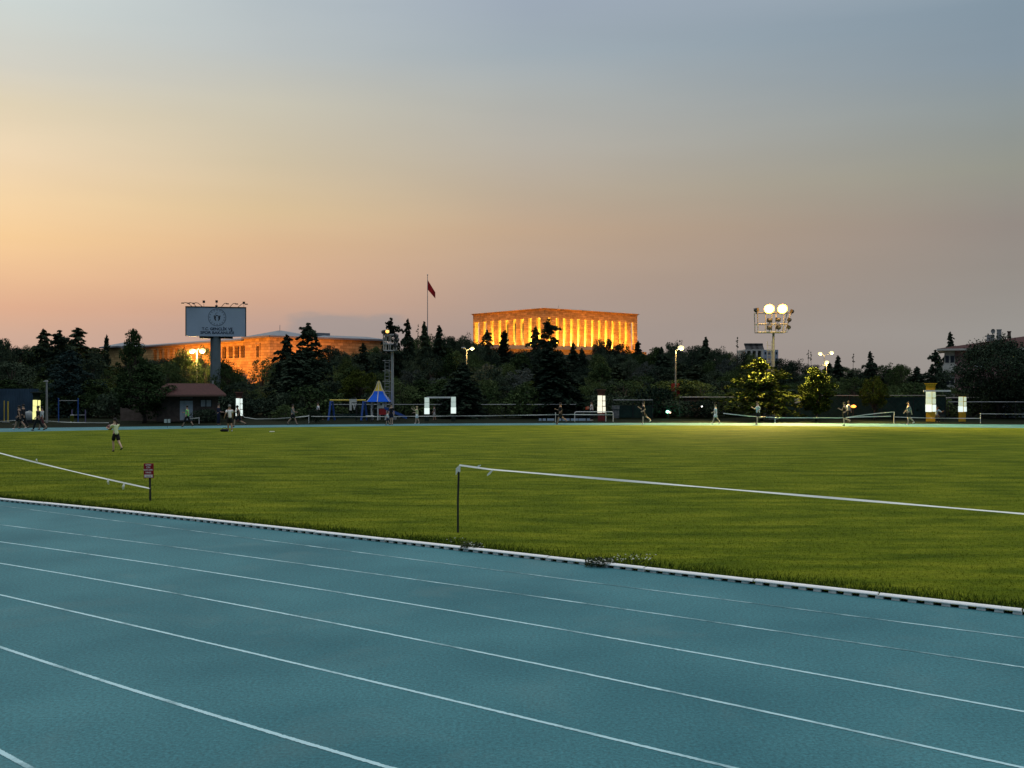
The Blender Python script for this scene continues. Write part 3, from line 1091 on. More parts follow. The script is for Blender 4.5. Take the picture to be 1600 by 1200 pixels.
def pier(x0, x1, y0, y1, m=M_stone):
    return MB().b2(x0, x1, y0, y1, 0, GH - 0.003).build('column', m, hall)


PD = 1.05
px_ = (LX - 2.3) / 13
for i in range(14):
    w_ = 2.45 if i not in (0, 13) else 2.3
    x0 = i * px_
    pier(x0, x0 + w_, 0, PD)
    pier(x0, x0 + w_, LY - PD, LY)
py_ = (LY - 2.3) / 9
for i in range(1, 9):
    y0 = i * py_ - 0.1
    pier(0, PD, y0, y0 + 2.95)
    pier(LX - PD, LX, y0, y0 + 2.95)
pier(0.003, PD, PD, 2.3)
MB().b2(0, LX, 0, LY, GH, GH + 3.3).build('entablature', M_stone2, hall)
MB().b2(-0.35, LX + 0.35, -0.35, LY + 0.35, GH + 3.3, GH + 3.75).b2(-0.8, LX + 0.8, -0.8, LY + 0.8, GH + 3.753, TH - 0.1).build('cornice', M_stone, hall)
MB().b2(8, LX - 8, 8, LY - 8, TH - 0.1, TH + 0.25).build('roof', M_lead, hall)
MB().tube([(14, 6, TH - 0.1), (14, 6, TH + 2.0)], 0.07, 5).b2(18, 18.7, 5, 6, TH - 0.1, TH + 0.6).b2(27, 30, 6, 8, TH - 0.1, TH + 0.7).build('roof_mast', M_steel, hall)
IN = 6.2
MB().b2(IN, LX - IN, IN, LY - IN, 0, GH - 0.003).build('inner_hall', M_stone, hall)
for k, y0 in enumerate((18.6, 23.9, 29.2)):
    f = MB().b2(IN - 0.12, IN - 0.003, y0, y0 + 4.0, 0, 11.2).build('doorway', M_steeldk, hall)
orange_strip(hall, 'aisle_light', (LX / 2, 3.4, 0.35), LX - 8, 0.5, 40000, GOLD, (0, 0.55, 1), 0)
orange_strip(hall, 'aisle_light', (3.4, LY / 2, 0.35), LY - 8, 0.5, 30000, GOLD, (0.55, 0, 1), R(90))
orange_strip(hall, 'facade_light', (LX / 2, -9.5, -0.6), LX, 0.6, 11500, AMBER, (0, 1, 0.85), 0, 150)
orange_strip(hall, 'facade_light', (-9.5, LY / 2, -0.6), LY, 0.6, 8600, AMBER, (1, 0, 0.85), R(90), 150)

# terrace pavilion below the hall
c = at(905, 541, 396)
pav = empty('terrace_pavilion', (c.x, c.y, 0), R(22), 'low grey-roofed stone pavilion at the foot of the columned hall', 'building')
z1 = at(905, 541, 396).z
MB().b2(-38, 9, 0, 14, 4, z1 - 1.4).build('wall', M_stone2, pav)
MB().b2(-39, 10, -1, 15, z1 - 1.397, z1).build('roof', M_lead, pav)
MB().b2(9.003, 20, 2, 14, 4, z1 - 3.4).build('wall', M_stone2, pav)
MB().b2(8.9, 21, 1, 15, z1 - 3.397, z1 - 2.4).build('roof', M_lead, pav)
orange_strip(pav, 'wall_light', (-10, -7, z1 - 2.6), 50, 0.5, 2600, (1, 0.36, 0.06), (0, 1, 1), 0, 150)

# ------------------------------------------------------------------ long stone building on the left
lb = empty('long_stone_building', (-70.9, 300, 0), R(42.3), 'long low stone building lit orange with a grey hipped roof', 'building')
# local x: right face direction, local y: away to the left-back
LBR, LBL, LBD, EAVE = 40.5, 87.0, 16.0, 17.0
def mass(x0, x1, y0, y1, z0, z1, m, name='wall'):
    return MB().b2(x0, x1, y0, y1, z0, z1).build(name, m, lb)
# window openings: the facade facing -x is built of piers between dark recesses
def facade_with_windows(y0, y1, wins, zb, zt):
    """facade on x in 0..1.2, between y0 and y1, with openings [(ya, yb)] from zb to zt"""
    b = MB()
    b.b2(0, 1.2, y0, y1, zt, EAVE)
    b.b2(0, 1.2, y0, y1, 0, zb)
    cur = y0
    for ya, yb in wins:
        if ya > cur:
            b.b2(0, 1.2, cur, ya, zb, zt)
        cur = yb
    if cur < y1:
        b.b2(0, 1.2, cur, y1, zb, zt)
    b.build('wall', M_stone, lb)


def ypix(px):
    """distance along the left face at which a photo column meets it"""
    k = (px - 800) / F
    ox, oy = -70.9, 300
    ux, uy = -math.sin(R(42.3)), math.cos(R(42.3))
    return (ox - k * oy) / (k * uy - ux)


wins = [(347, 353.5), (357, 363.5), (366.5, 373.5), (376, 382.5)]
W1 = sorted((ypix(b), ypix(a)) for a, b in wins)
facade_with_windows(ypix(343) + 0.0, ypix(343) + 30, [], 11.2, 15.2)
facade_with_windows(ypix(384.5), ypix(343), W1, 11.3, 15.0)
W2 = []
p_ = 240
while p_ < 282:
    W2.append((ypix(p_ + 5.0), ypix(p_)))
    p_ += 8.3
W2 = sorted(W2)
ys_ = ypix(343) + 30
b_ = MB()
for zz in ((15.4, EAVE), (0, 10.6)):
    b_.b2(0, 1.2, ys_, 128, zz[0], zz[1])
cur = ys_
for ya, yb in W2:
    if ya > cur:
        b_.b2(0, 1.2, cur, ya, 10.6, 15.4)
        cur = yb
b_.b2(0, 1.2, cur, 128, 10.6, 15.4)
b_.build('wall', M_stone, lb)
# bright corner block with one narrow window in each face
yc = ypix(384.5)
ya, yb = ypix(405.5), ypix(401)
b_ = MB()
b_.b2(0, 1.2, 1.2, yc, 14.6, EAVE).b2(0, 1.2, 1.2, yc, 0, 11.2).b2(0, 1.2, 1.2, ya, 11.2, 14.6).b2(0, 1.2, yb, yc, 11.2, 14.6)
b_.build('wall', M_stone, lb)
MB().b2(-0.15, -0.003, ya - 0.5, ya, 11.0, 15.0).b2(-0.15, -0.003, yb, yb + 0.5, 11.0, 15.0).b2(-0.2, -0.003, ya - 0.7, yb + 0.7, 15.0, 15.4).build('window_frame', M_stone, lb)
# right face, facing -y
xa, xb = 4.2, 5.8
b_ = MB()
b_.b2(0, LBR, 0, 1.197, 14.7, EAVE).b2(0, LBR, 0, 1.197, 0, 11.2).b2(0, xa, 0, 1.197, 11.2, 14.7).b2(xb, LBR, 0, 1.197, 11.2, 14.7)
b_.build('wall', M_stone2, lb)
MB().b2(-0.003, LBR, -0.25, -0.003, 10.3, 10.6).build('string_course', M_stone, lb)
MB().b2(1.6, LBR, 1.6, LBD, 0, EAVE - 0.1).b2(1.6, LBD, LBD, 128, 0, EAVE - 0.1).build('window', M_darkglass, lb)
# roofs
def hip(x0, x1, y0, y1, z0, h, inset, name='roof', m=M_lead, e=0.9):
    b = MB()
    x0, x1, y0, y1 = x0 - e, x1 + e, y0 - e, y1 + e
    b.b2(x0, x1, y0, y1, z0 + 0.003, z0 + 0.5)
    z0 += 0.503
    lo = [(x0, y0, z0), (x1, y0, z0), (x1, y1, z0), (x0, y1, z0)]
    hi = [(x0 + inset, y0 + inset, z0 + h), (x1 - inset, y0 + inset, z0 + h), (x1 - inset, y1 - inset, z0 + h), (x0 + inset, y1 - inset, z0 + h)]
    for i in range(4):
        j = (i + 1) % 4
        b.quad(lo[i], lo[j], hi[j], hi[i])
    b.quad(*hi)
    return b.build(name, m, lb)
hip(0, 15, 0, 15, EAVE, 2.0, 7.9)
hip(16.9, LBR, 0, LBD, EAVE, 0.9, 5)
hip(0, LBD, 16.9, 108, EAVE - 0.6, 0.8, 5)
hip(-1, 14, 113, 128, EAVE, 2.0, 7.9)
MB().tube([(7.5, 7.5, EAVE + 2.4), (7.5, 7.5, EAVE + 4.2)], 0.08, 5).build('roof_finial', M_steel, lb)
MB().tube([(6.5, 120.5, EAVE + 2.4), (6.5, 120.5, EAVE + 4.2)], 0.08, 5).build('roof_finial', M_steel, lb)
MB().b2(17.5, 23, 4, 9, EAVE + 0.9, EAVE + 2.1).build('roof_box', M_lead, lb)
orange_strip(lb, 'wall_light', (-14, 14, 6.5), 34, 0.5, 7200, (1, 0.31, 0.035), (1, 0, 0.55), R(90), 150)
orange_strip(lb, 'wall_light', (-9, 75, 4.0), 90, 0.5, 27000, (1, 0.31, 0.04), (1, 0, 0.9), R(90), 150)
orange_strip(lb, 'wall_light', (20, -10, 4.5), 38, 0.5, 9000, (1, 0.31, 0.07), (0, 1, 0.8), 0, 150)

# ------------------------------------------------------------------ pink apartment house on the right
ap = empty('apartment_house', (at(1475.5, 600, 150).x, 150, 0), R(-24), 'pink and cream apartment house with a dark red roof behind the huge tree', 'building')
S = 150 / F
ez_ = CH + (HZ - 548) * S
MB().b2(1.4, 26, 0.6, 12, -1, ez_).build('wall', M_pink, ap)
MB().b2(0, 1.397, 0.3, 12, -1, ez_ - 0.003).build('wall', M_cream, ap)
tag(MB().b2(-0.25, 1.6, -0.5, 0.297, ez_ - 3.25, ez_ - 2.0).build('balcony', M_cream, ap), None)
for z_ in (ez_ - 1.75, ez_ - 5.0):
    for x_ in (0.12, 0.82):
        MB().b2(x_, x_ + 0.5, 0.24, 0.29, z_, z_ + 1.0).build('window', M_darkglass, ap)
for x_ in (4.2, 8.2, 12.5, 16.5, 20.5):
    for z_ in (ez_ - 2.3, ez_ - 5.2):
        w_ = MB().b2(x_, x_ + 1.5, 0.5, 0.597, z_, z_ + 1.3).build('window', M_darkglass, ap)
        MB().b2(x_ - 0.1, x_ - 0.003, 0.46, 0.6, z_, z_ + 1.3).b2(x_ + 1.503, x_ + 1.6, 0.46, 0.6, z_, z_ + 1.3).b2(x_ - 0.15, x_ + 1.65, 0.42, 0.6, z_ - 0.12, z_ - 0.003).build('window_frame', M_white, w_)
MB().b2(-1.0, 27, -0.9, 13, ez_ + 0.003, ez_ + 0.28).build('eave', M_cream, ap)
rb = MB()
x0, x1, y0, y1, z0 = -1.0, 27, -0.9, 13, ez_ + 0.283
rb.quad((x0, y0, z0), (x1, y0, z0), (x1, 6, z0 + 2.6), (14.5, 6, z0 + 2.4)).quad((x0, y0, z0), (14.5, 6, z0 + 2.4), (x0, y1, z0)).quad((x1, y1, z0), (x0, y1, z0), (14.5, 6, z0 + 2.4), (x1, 6, z0 + 2.6)).quad((x1, y0, z0), (x1, y1, z0), (x1, 6, z0 + 2.6))
rb.build('roof', M_redroof, ap)
xp = lambda p: (p - 1475.5) * S
MB().b2(xp(1536), xp(1547), 2.4, 3.6, z0 + 0.9, z0 + 2.05).build('water_tank', M_conc, ap)
MB().b2(xp(1550.5), xp(1557), 3.2, 3.9, z0 + 1.2, z0 + 2.75).b2(xp(1550), xp(1557.5), 3.15, 3.95, z0 + 2.753, z0 + 2.85).build('chimney', M_conc, ap)
MB().b2(xp(1566), xp(1570.5), 4, 4.6, z0 + 1.5, z0 + 2.45).b2(xp(1565.2), xp(1571.2), 3.9, 4.7, z0 + 2.453, z0 + 2.6).build('chimney', M_brownwall, ap)
dish = MB()
for a in range(12):
    a1, a2 = a * math.pi / 6, (a + 1) * math.pi / 6
    ri, ro, cx_, cz_ = 0.16, 0.3, xp(1545), z0 + 2.55
    dish.quad((cx_ + ri * math.cos(a1), 2.75, cz_ + ri * math.sin(a1) * 1.2), (cx_ + ro * math.cos(a1), 2.62, cz_ + ro * math.sin(a1) * 1.2),
              (cx_ + ro * math.cos(a2), 2.62, cz_ + ro * math.sin(a2) * 1.2), (cx_ + ri * math.cos(a2), 2.75, cz_ + ri * math.sin(a2) * 1.2))
    dish.quad((cx_, 2.78, cz_), (cx_ + ri * math.cos(a1), 2.75, cz_ + ri * math.sin(a1) * 1.2), (cx_ + ri * math.cos(a2), 2.75, cz_ + ri * math.sin(a2) * 1.2))
dish.tube([(cx_, 2.78, cz_), (cx_, 3.0, z0 + 1.9)], 0.03, 5)
dish.build('satellite_dish', M_conc, ap)

# far concrete buildings behind the lit floodlight tower
def far_block(px0, px1, topy, d, label, floors, frame=False, m=M_cream):
    a = at(px0, topy, d)
    w = (px1 - px0) / F * d
    e = empty('far_building', (a.x, d, 0), 0, label, 'building')
    if frame:
        nfl, bays = floors
        h = 3.0
        b = MB()
        for i in range(bays + 1):
            x = i * w / bays
            b.b2(x - 0.3, x + 0.3, 0, 12, a.z - nfl * h, a.z - 0.4)
        for k in range(nfl + 1):
            b.b2(-0.5, w + 0.5, -0.02, 12, a.z - k * h - 0.397, a.z - k * h)
        b.build('wall', m, e)
        MB().b2(0.3, w - 0.3, 3, 11.9, a.z - nfl * h, a.z - 0.45).build('inner_wall', M_white, e)
        for k in range(nfl - 1):
            for i in range(bays):
                x = (i + 0.25) * w / bays
                MB().b2(x, x + 0.55 * w / bays, 2.9, 2.997, a.z - k * h - 2.3, a.z - k * h - 0.9).build('window', M_darkglass, e)
        for i in range(3):
            x = (i + 0.15) * w / 3
            MB().quad((x, 2, a.z), (x + 2.6, 2, a.z), (x + 2.6, 4, a.z + 1.7), (x, 4, a.z + 1.7)).tube([(x, 4, a.z + 1.8), (x + 2.6, 4, a.z + 1.8)], 0.35, 8).build('solar_heater', M_steeldk, e)
    else:
        MB().b2(0, w, 0, 10, 0, a.z).build('wall', m, e)
        for k in range(floors):
            for i in range(4):
                x = (i + 0.3) * w / 4
                MB().b2(x, x + 0.1 * w, -0.06, -0.003, a.z - 2.2 - 3 * k, a.z - 1 - 3 * k).build('window', M_darkglass, e)
    return e


far_block(1166, 1191, 546, 330, 'cream apartment block with solar heaters on its roof behind the trees', (4, 3), True)
M_farblue = mat('bluish_grey_render', (0.36, 0.42, 0.50), 0.9, 0.08, 0.5)
far_block(1193, 1216, 546.5, 480, 'bluish grey tower block half hidden by the lit floodlight mast', 5, False, M_farblue)

# flag and flagpole
fp = empty('flagpole', (at(668, 600, 330).x, 330, 0), 0, 'tall thin flagpole with a drooping red flag above the dark trees', 'flagpole')
zt = at(668, 430, 330).z
MB().tube([(0, 0, 4), (0, 0, zt)], [0.18, 0.09], 8).ball((0, 0, zt + 0.1), 0.22).build('pole', M_steel, fp)
fl = MB()
nu, nv = 10, 8
for j in range(nv + 1):
    for i in range(nu + 1):
        u, v = i / nu, j / nv
        fl.v.append((0.1 + u * 2.4, 0.35 * math.sin(u * 7 + v) * u, zt - 1.6 - v * 3.1 * (1 - 0.35 * u) - u * 3.9))
for j in range(nv):
    for i in range(nu):
        k = j * (nu + 1) + i
        fl.f.append((k, k + 1, k + nu + 2, k + nu + 1))
M_flag = mat('red_flag_cloth', (0.42, 0.015, 0.02), 0.8, 0.15, 1)
fl.build('flag', M_flag, fp, True)

# ------------------------------------------------------------------ billboard
D = 115.0
SB = D / F
bb = empty('billboard', (at(337.5, 600, D).x, D, 0), R(13), 'big white ministry billboard on one thick grey column', 'billboard')
zb, zt = at(0, 525.5, D).z, at(0, 480.5, D).z
hw = 44.5 * SB
M_colgrey = mat('column_grey_paint', (0.17, 0.22, 0.24), 0.7, 0.1, 2)
MB().tube([(0, 0.6, 0), (0, 0.6, zb)], 0.50, 20).b2(-0.64, -0.503, 0.5, 0.7, 0, zb - 0.01).build('pole', M_colgrey, bb, False)
MB().b2(-hw, hw, 0, 0.14, zb, zt).build('face_panel', M_board, bb)
MB().quad((-hw, 0.143, zb), (hw, 0.143, zb), (0.5, 1.6, zb - 0.0), (-0.5, 1.6, zb)).quad((-hw, 0.143, zt), (-0.5, 1.6, zt), (0.5, 1.6, zt), (hw, 0.143, zt)) \
    .quad((-hw, 0.143, zb), (-0.5, 1.6, zb), (-0.5, 1.6, zt), (-hw, 0.143, zt)).quad((0.5, 1.6, zb), (hw, 0.143, zb), (hw, 0.143, zt), (0.5, 1.6, zt)).quad((-.5, 1.6, zb), (.5, 1.6, zb), (.5, 1.6, zt), (-.5, 1.6, zt)) \
    .b2(-1.8, 1.8, 0.2, 1.0, zb - 0.22, zb - 0.01).build('frame', M_steeldk, bb)
MB().b2(-hw - .05, hw + .05, -0.04, 0.16, zt + 0.003, zt + 0.1).b2(-hw - .09, -hw - .003, -0.04, 0.16, zb, zt + 0.1).b2(hw + .003, hw + .09, -0.04, 0.16, zb, zt + 0.1).build('edge_trim', M_steeldk, bb)
for x_, dx in ((-2.6, -0.9), (-2.15, -0.75), (-1.5, -0.85), (0.6, 0.7), (1.5, 0.8), (2.4, 0.95)):
    x_ *= 1.0
    a = MB().tube([(x_, 0, zt + 0.1), (x_ + dx * 0.45, -0.5, zt + 0.42), (x_ + dx * 0.8, -0.9, zt + 0.45)], 0.035, 6)
    a.box((x_ + dx * 0.98, -1.0, zt + 0.36), (0.34, 0.3, 0.1), 0, 0.8)
    a.build('lamp_arm', M_steeldk, bb)
for x_, h_ in ((-1.37, 0.55), (0.02, 0.6), (0.0, 0.05), (3.0, 0.5)):
    MB().box((x_, 0.9, zt + h_ + 0.15), (0.26, 0.2, 0.26)).tube([(x_, 0.9, zt), (x_, 0.9, zt + h_ + 0.1)], 0.02, 5).build('floodlight', M_steeldk, bb)
# emblem: ring, rays, small figure
ecx, ecz, er = 0.12, zt - 1.10, 0.98
e_ = MB()
def ring(b, cx, cz, r0, r1, y=-0.012, n=48, a0=0, a1=2 * math.pi):
    for i in range(n):
        p, q = a0 + (a1 - a0) * i / n, a0 + (a1 - a0) * (i + 1) / n
        b.quad((cx + r0 * math.cos(p), y, cz + r0 * math.sin(p)), (cx + r1 * math.cos(p), y, cz + r1 * math.sin(p)),
               (cx + r1 * math.cos(q), y, cz + r1 * math.sin(q)), (cx + r0 * math.cos(q), y, cz + r0 * math.sin(q)))
ring(e_, ecx, ecz, er - 0.045, er)
for i in range(16):
    a = i * math.pi / 8
    b1, b2 = a - 0.09, a + 0.09
    e_.quad((ecx + 0.9 * math.cos(b1), -0.012, ecz + 0.9 * math.sin(b1)), (ecx + 0.9 * math.cos(b1 + .03), -0.012, ecz + 0.9 * math.sin(b1 + .03)),
            (ecx + 0.72 * math.cos(a + .02), -0.012, ecz + 0.72 * math.sin(a + .02)), (ecx + 0.72 * math.cos(a - .02), -0.012, ecz + 0.72 * math.sin(a - .02)))
    e_.quad((ecx + 0.9 * math.cos(b2 - .03), -0.013, ecz + 0.9 * math.sin(b2 - .03)), (ecx + 0.9 * math.cos(b2), -0.013, ecz + 0.9 * math.sin(b2)),
            (ecx + 0.72 * math.cos(a + .02), -0.013, ecz + 0.72 * math.sin(a + .02)), (ecx + 0.72 * math.cos(a - .02), -0.013, ecz + 0.72 * math.sin(a - .02)))
ring(e_, ecx - 0.02, ecz + 0.36, 0.13, 0.165, n=16, a0=R(60), a1=R(300))
e_.build('emblem_ring', M_ink, bb)
f_ = MB()
for sgn in (-1, 1):
    f_.box((ecx + sgn * 0.30, -0.014, ecz + 0.14), (0.13, 0.01, 0.12))
    pts = [(0.28, 0.10), (0.33, -0.05), (0.28, -0.25), (0.14, -0.42), (0.09, -0.36), (0.17, -0.18), (0.12, -0.02), (0.16, 0.06)]
    P = [(ecx + sgn * a, -0.014, ecz + b) for a, b in pts]
    f_.quad(*(P if sgn < 0 else P[::-1]))
ring(f_, ecx, ecz + 0.0, 0.17, 0.24, y=-0.016, n=12, a0=R(20), a1=R(160))
f_.build('emblem_figure', M_inkblack, bb)


def text(name, s, size, loc, m, parent, rot=(R(90), 0, 0), ext=0.003, align='CENTER', sx=1.0, bold=0.0):
    c_ = bpy.data.curves.new(name, 'FONT')
    c_.body = s
    c_.size = size
    c_.align_x = align
    c_.align_y = 'CENTER'
    c_.extrude = ext
    c_.offset = bold
    c_.materials.append(m)
    tmp = bpy.data.objects.new(name, c_)
    COL.objects.link(tmp)
    bpy.context.view_layer.update()
    me = bpy.data.meshes.new_from_object(tmp.evaluated_get(bpy.context.evaluated_depsgraph_get()))
    bpy.data.objects.remove(tmp)
    o = bpy.data.objects.new(name, me)
    COL.objects.link(o)
    o.parent = parent
    o.location = loc
    o.rotation_euler = rot
    o.scale.x = sx
    return o


text('lettering', 'T.C. GENÇLİK VE', 0.42, (0.14, -0.012, zb + 0.82), M_ink, bb, bold=0.012, sx=1.02)
text('lettering', 'SPOR BAKANLIĞI', 0.42, (0.14, -0.012, zb + 0.40), M_ink, bb, bold=0.012, sx=1.12)

# ------------------------------------------------------------------ brown hut
D = 91.0
S = D / F
hut = empty('brown_hut', (at(341, 600, D).x, D, 0), R(16), 'small brown hut with a dark red tiled roof and a white door', 'hut')
X = lambda p: (p - 341) * S
Z = lambda y: CH - (y - HZ) * S
MB().b2(X(250), 0, 0, 4.5, 0, Z(619)).build('wall', M_brownwall, hut)
MB().b2(X(243), X(353), -1.0, 5.2, Z(619) + 0.003, Z(616.5)).build('eave', mat('brown_fascia', (0.17, 0.10, 0.08), 0.8, 0.1, 3), hut)
rb = MB()
x0, x1, y0, y1, z0, z1 = X(243), X(353), -1.0, 5.2, Z(616.5) + 0.003, Z(599)
rb.quad((x0, y0, z0), (x1, y0, z0), (X(333), 2.1, z1), (X(262), 2.1, z1)).quad((x1, y0, z0), (x1, y1, z0), (X(333), 2.1, z1)).quad((x1, y1, z0), (x0, y1, z0), (X(262), 2.1, z1), (X(333), 2.1, z1)).quad((x0, y1, z0), (x0, y0, z0), (X(262), 2.1, z1))
rb.build('roof', M_redroof, hut)
MB().b2(X(331.5), X(334), 1.9, 2.2, z1 - 0.1, z1 + 0.25).build('chimney', M_conc, hut)
M_door = mat('pale_blue_white_door', (0.58, 0.66, 0.72), 0.6, 0.06, 2)
dr_ = MB().b2(X(284), X(303), -0.06, -0.003, 0.12, Z(626)).build('door', M_door, hut)
MB().b2(X(290), X(290.5), -0.075, -0.063, 0.12, Z(626)).box((X(291.8), -0.1, 1.05), (0.05, 0.05, 0.14)).build('door_handle', M_steel, dr_)
MB().b2(X(284.5), X(303), -0.05, -0.003, Z(622.3), Z(620.8)).build('transom', M_conc, hut)
for a, b in ((315, 321.8), (323.3, 330.3)):
    w_ = MB().b2(X(a), X(b), -0.05, -0.003, Z(635), Z(625)).build('window', mat('curtained_window', (0.5, 0.53, 0.55), 0.4, 0.1, 3), hut)
    MB().b2(X(a) - .06, X(a) - .003, -0.08, -0.003, Z(635.6), Z(624.4)).b2(X(b) + .003, X(b) + .06, -0.08, -0.003, Z(635.6), Z(624.4)).b2(X(a) - .06, X(b) + .06, -0.08, -0.003, Z(624.4), Z(623.7)).build('window_frame', M_steeldk, w_)
MB().b2(X(318), X(340), -0.5, -0.45, 0, 0.75).b2(X(318), X(340), -0.5, -0.45, 0.753, 0.8).build('low_railing', M_steeldk, hut)
lw = empty('low_brown_wall', (at(188, 600, 92).x, 92, 0), 0, 'low brown garden wall under the dense tree left of the hut', 'wall')
MB().b2(0, 3.5, 0, 0.35, 0, 1.35).b2(-0.05, 3.55, -0.05, 0.4, 1.353, 1.43).build('wall', M_brownwall, lw)
bm_ = empty('framed_notice', (at(262, 600, 90.5).x, 90.5, 0), 0, 'small dark notice in a white frame left of the hut door', 'notice')
MB().b2(-0.25, 0.25, 0, 0.03, 1.0, 1.55).build('panel', M_darkglass, bm_)
MB().b2(-0.3, -0.253, -0.02, 0.05, 0.95, 1.6).b2(0.253, 0.3, -0.02, 0.05, 0.95, 1.6).b2(-0.3, 0.3, -0.02, 0.05, 0.9, 0.947).tube([(0, 0.04, 0), (0, 0.04, 1.0)], 0.02, 6).build('frame', M_white, bm_)
tp = empty('twin_plate_sign', (at(261.5, 600, 77).x, 77, 0), 0, 'two small pale plates side by side on a thin post at the field edge', 'sign')
MB().tube([(0, 0, 0), (0, 0, 0.66)], 0.014, 6).build('post', M_steeldk, tp)
for sgn in (-1, 1):
    MB().b2(sgn * 0.13 - 0.1, sgn * 0.13 + 0.1, -0.03, -0.015, 0.38, 0.66).build('plate', mat('pale_plate', (0.5, 0.52, 0.5), 0.6, 0.15, 20), tp)

# ------------------------------------------------------------------ floodlight towers
M_lampwhite = mat('burning_lamp_glass', (1, 1, 1), 0.3, 0.0, 1, emit=((1.0, 0.86, 0.52), 8))
M_lampamber = mat('amber_lamp_glass', (1, 0.7, 0.3), 0.3, 0.0, 1, emit=((1.0, 0.46, 0.10), 2.2))
M_lampyel = mat('street_lamp_glass', (1, 0.9, 0.5), 0.3, 0.0, 1, emit=((1.0, 0.80, 0.30), 1.5))
M_halo = mat('amber_halo_glow', (0.9, 0.6, 0.2), 0.4, 0.0, 1, emit=((1.0, 0.50, 0.06), 0.9))  # emissive amber for the painted halo around burning lamps
M_deadlamp = mat('unlit_lamp_glass', (0.10, 0.10, 0.11), 0.2, 0.1, 2)


def flood_head(parent, x, y, z, face, lit, w=0.5, m=None):
    """face: unit direction the lamp looks; box housing with a glass in front"""
    f = Vector(face).normalized()
    M = f.to_track_quat('Y', 'Z').to_matrix()
    h = MB().box((x, y, z), (w, 0.22, w * 0.78), rot=M)
    h.tube([(x, y, z - w * 0.38), (x, y + 0.1, z - w * 0.75)], 0.03, 5)
    ho = h.build('floodlight_housing', M_steeldk if not lit else M_steel, parent)
    c = Vector((x, y, z)) + f * 0.115
    g_ = MB()
    n = 20
    X_, Z_ = M @ Vector((1, 0, 0)), M @ Vector((0, 0, 1))
    i0 = len(g_.v)
    for rr_, dy_ in ((0.5, 0.0), (0.40, 0.07), (0.2, 0.11)):
        for i in range(n):
            a = 2 * math.pi * i / n
            g_.v.append(tuple(c + X_ * (math.cos(a) * w * rr_) + Z_ * (math.sin(a) * w * rr_ * 0.9) + f * dy_))
    for k in range(2):
        for i in range(n):
            j = (i + 1) % n
            g_.f.append((k * n + i, k * n + j, (k + 1) * n + j, (k + 1) * n + i))
    g_.f.append(tuple(2 * n + i for i in range(n)))
    g_.build('lamp_glass', m or (M_lampwhite if lit else M_deadlamp), ho)
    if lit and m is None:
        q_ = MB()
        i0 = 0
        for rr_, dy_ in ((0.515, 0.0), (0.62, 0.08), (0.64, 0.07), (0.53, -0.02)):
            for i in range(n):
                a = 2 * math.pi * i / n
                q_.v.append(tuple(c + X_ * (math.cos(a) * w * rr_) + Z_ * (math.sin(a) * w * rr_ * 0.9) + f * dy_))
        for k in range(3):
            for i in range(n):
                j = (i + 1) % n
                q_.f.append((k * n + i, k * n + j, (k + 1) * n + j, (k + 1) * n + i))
        q_.build('halo_ring', M_halo, ho)  # glowing ring stands in for the lamp's glare halo
    return ho


def flood_tower(name, px, d, zfoot, ytop, ybot, cage_px, pole_w, label, heads, ladder_px):
    e = empty(name, (at(px, 600, d).x, d, 0), 0, label, 'floodlight tower')
    s = d / F
    zt_, zb_ = CH + (HZ - ytop) * s, CH + (HZ - ybot) * s
    x0, x1 = (cage_px[0] - px) * s, (cage_px[1] - px) * s
    MB().tube([(0, 0, 0), (0, 0, zb_)], [pole_w, pole_w * 0.72], 12).box((0, 0, 0.15), (0.7, 0.7, 0.3)).build('mast', M_steel, e)
    c = MB()
    t = 0.045
    inx = (x1 - x0) * 0.10
    for (xa, za, xb, zb2) in ((x0, zt_, x0 + inx * 0.2, zb_), (x1, zt_, x1 - inx * 1.6, zb_)):
        c.tube([(xa, -0.5, za), (xb, -0.5, zb2)], t, 6).tube([(xa, 0.7, za), (xb, 0.7, zb2)], t, 6)
    for zz, k in ((zb_, 1.0), (zb_ + (zt_ - zb_) * 0.42, 0.6), (zt_, 0.0)):
        xa, xb = x0 + inx * 0.2 * k, x1 - inx * 1.6 * k
        c.tube([(xa, -0.5, zz), (xb, -0.5, zz)], t if k < 1 else t * 1.3, 6).tube([(xa, 0.7, zz), (xb, 0.7, zz)], t, 6)
        c.tube([(xa, -0.5, zz), (xa, 0.7, zz)], t, 6).tube([(xb, -0.5, zz), (xb, 0.7, zz)], t, 6)
    for k in (0.25, 0.44, 0.56, 0.8):
        xx = x0 + (x1 - x0) * k
        c.tube([(xx, -0.5, zt_), (xx - 0.05, -0.5, zb_)], t * 0.9, 6)
    c.box((0.0, 0.1, zb_ + 0.03), (x1 - x0 - inx * 2, 1.1, 0.04))
    c.build('lamp_cage', M_steel, e)
    l = MB()
    lx = (ladder_px - px) * s
    for dx in (-0.2, 0.2):
        l.tube([(lx + dx, -0.1, 0.6), (lx + dx, -0.1, zb_ - 0.8)], 0.022, 5)
    zz = 0.8
    while zz < zb_ - 0.9:
        l.tube([(lx - 0.2, -0.1, zz), (lx + 0.2, -0.1, zz)], 0.014, 4)
        zz += 0.32
    zz = 2.6
    while zz < zb_ - 0.9:
        pts = [(lx + 0.36 * math.sin(a), -0.1 - 0.36 + 0.36 * math.cos(a), zz) for a in np.linspace(-2.6, 2.6, 9) + math.pi * 0]
        l.tube(pts, 0.018, 4)
        l.tube([(lx + 0.2, -0.1, zz), (0, 0, zz)], 0.02, 4)
        zz += 0.95
    l.build('caged_ladder', M_steel, e)
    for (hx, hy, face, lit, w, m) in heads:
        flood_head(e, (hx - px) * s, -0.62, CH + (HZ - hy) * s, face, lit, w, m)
    return e


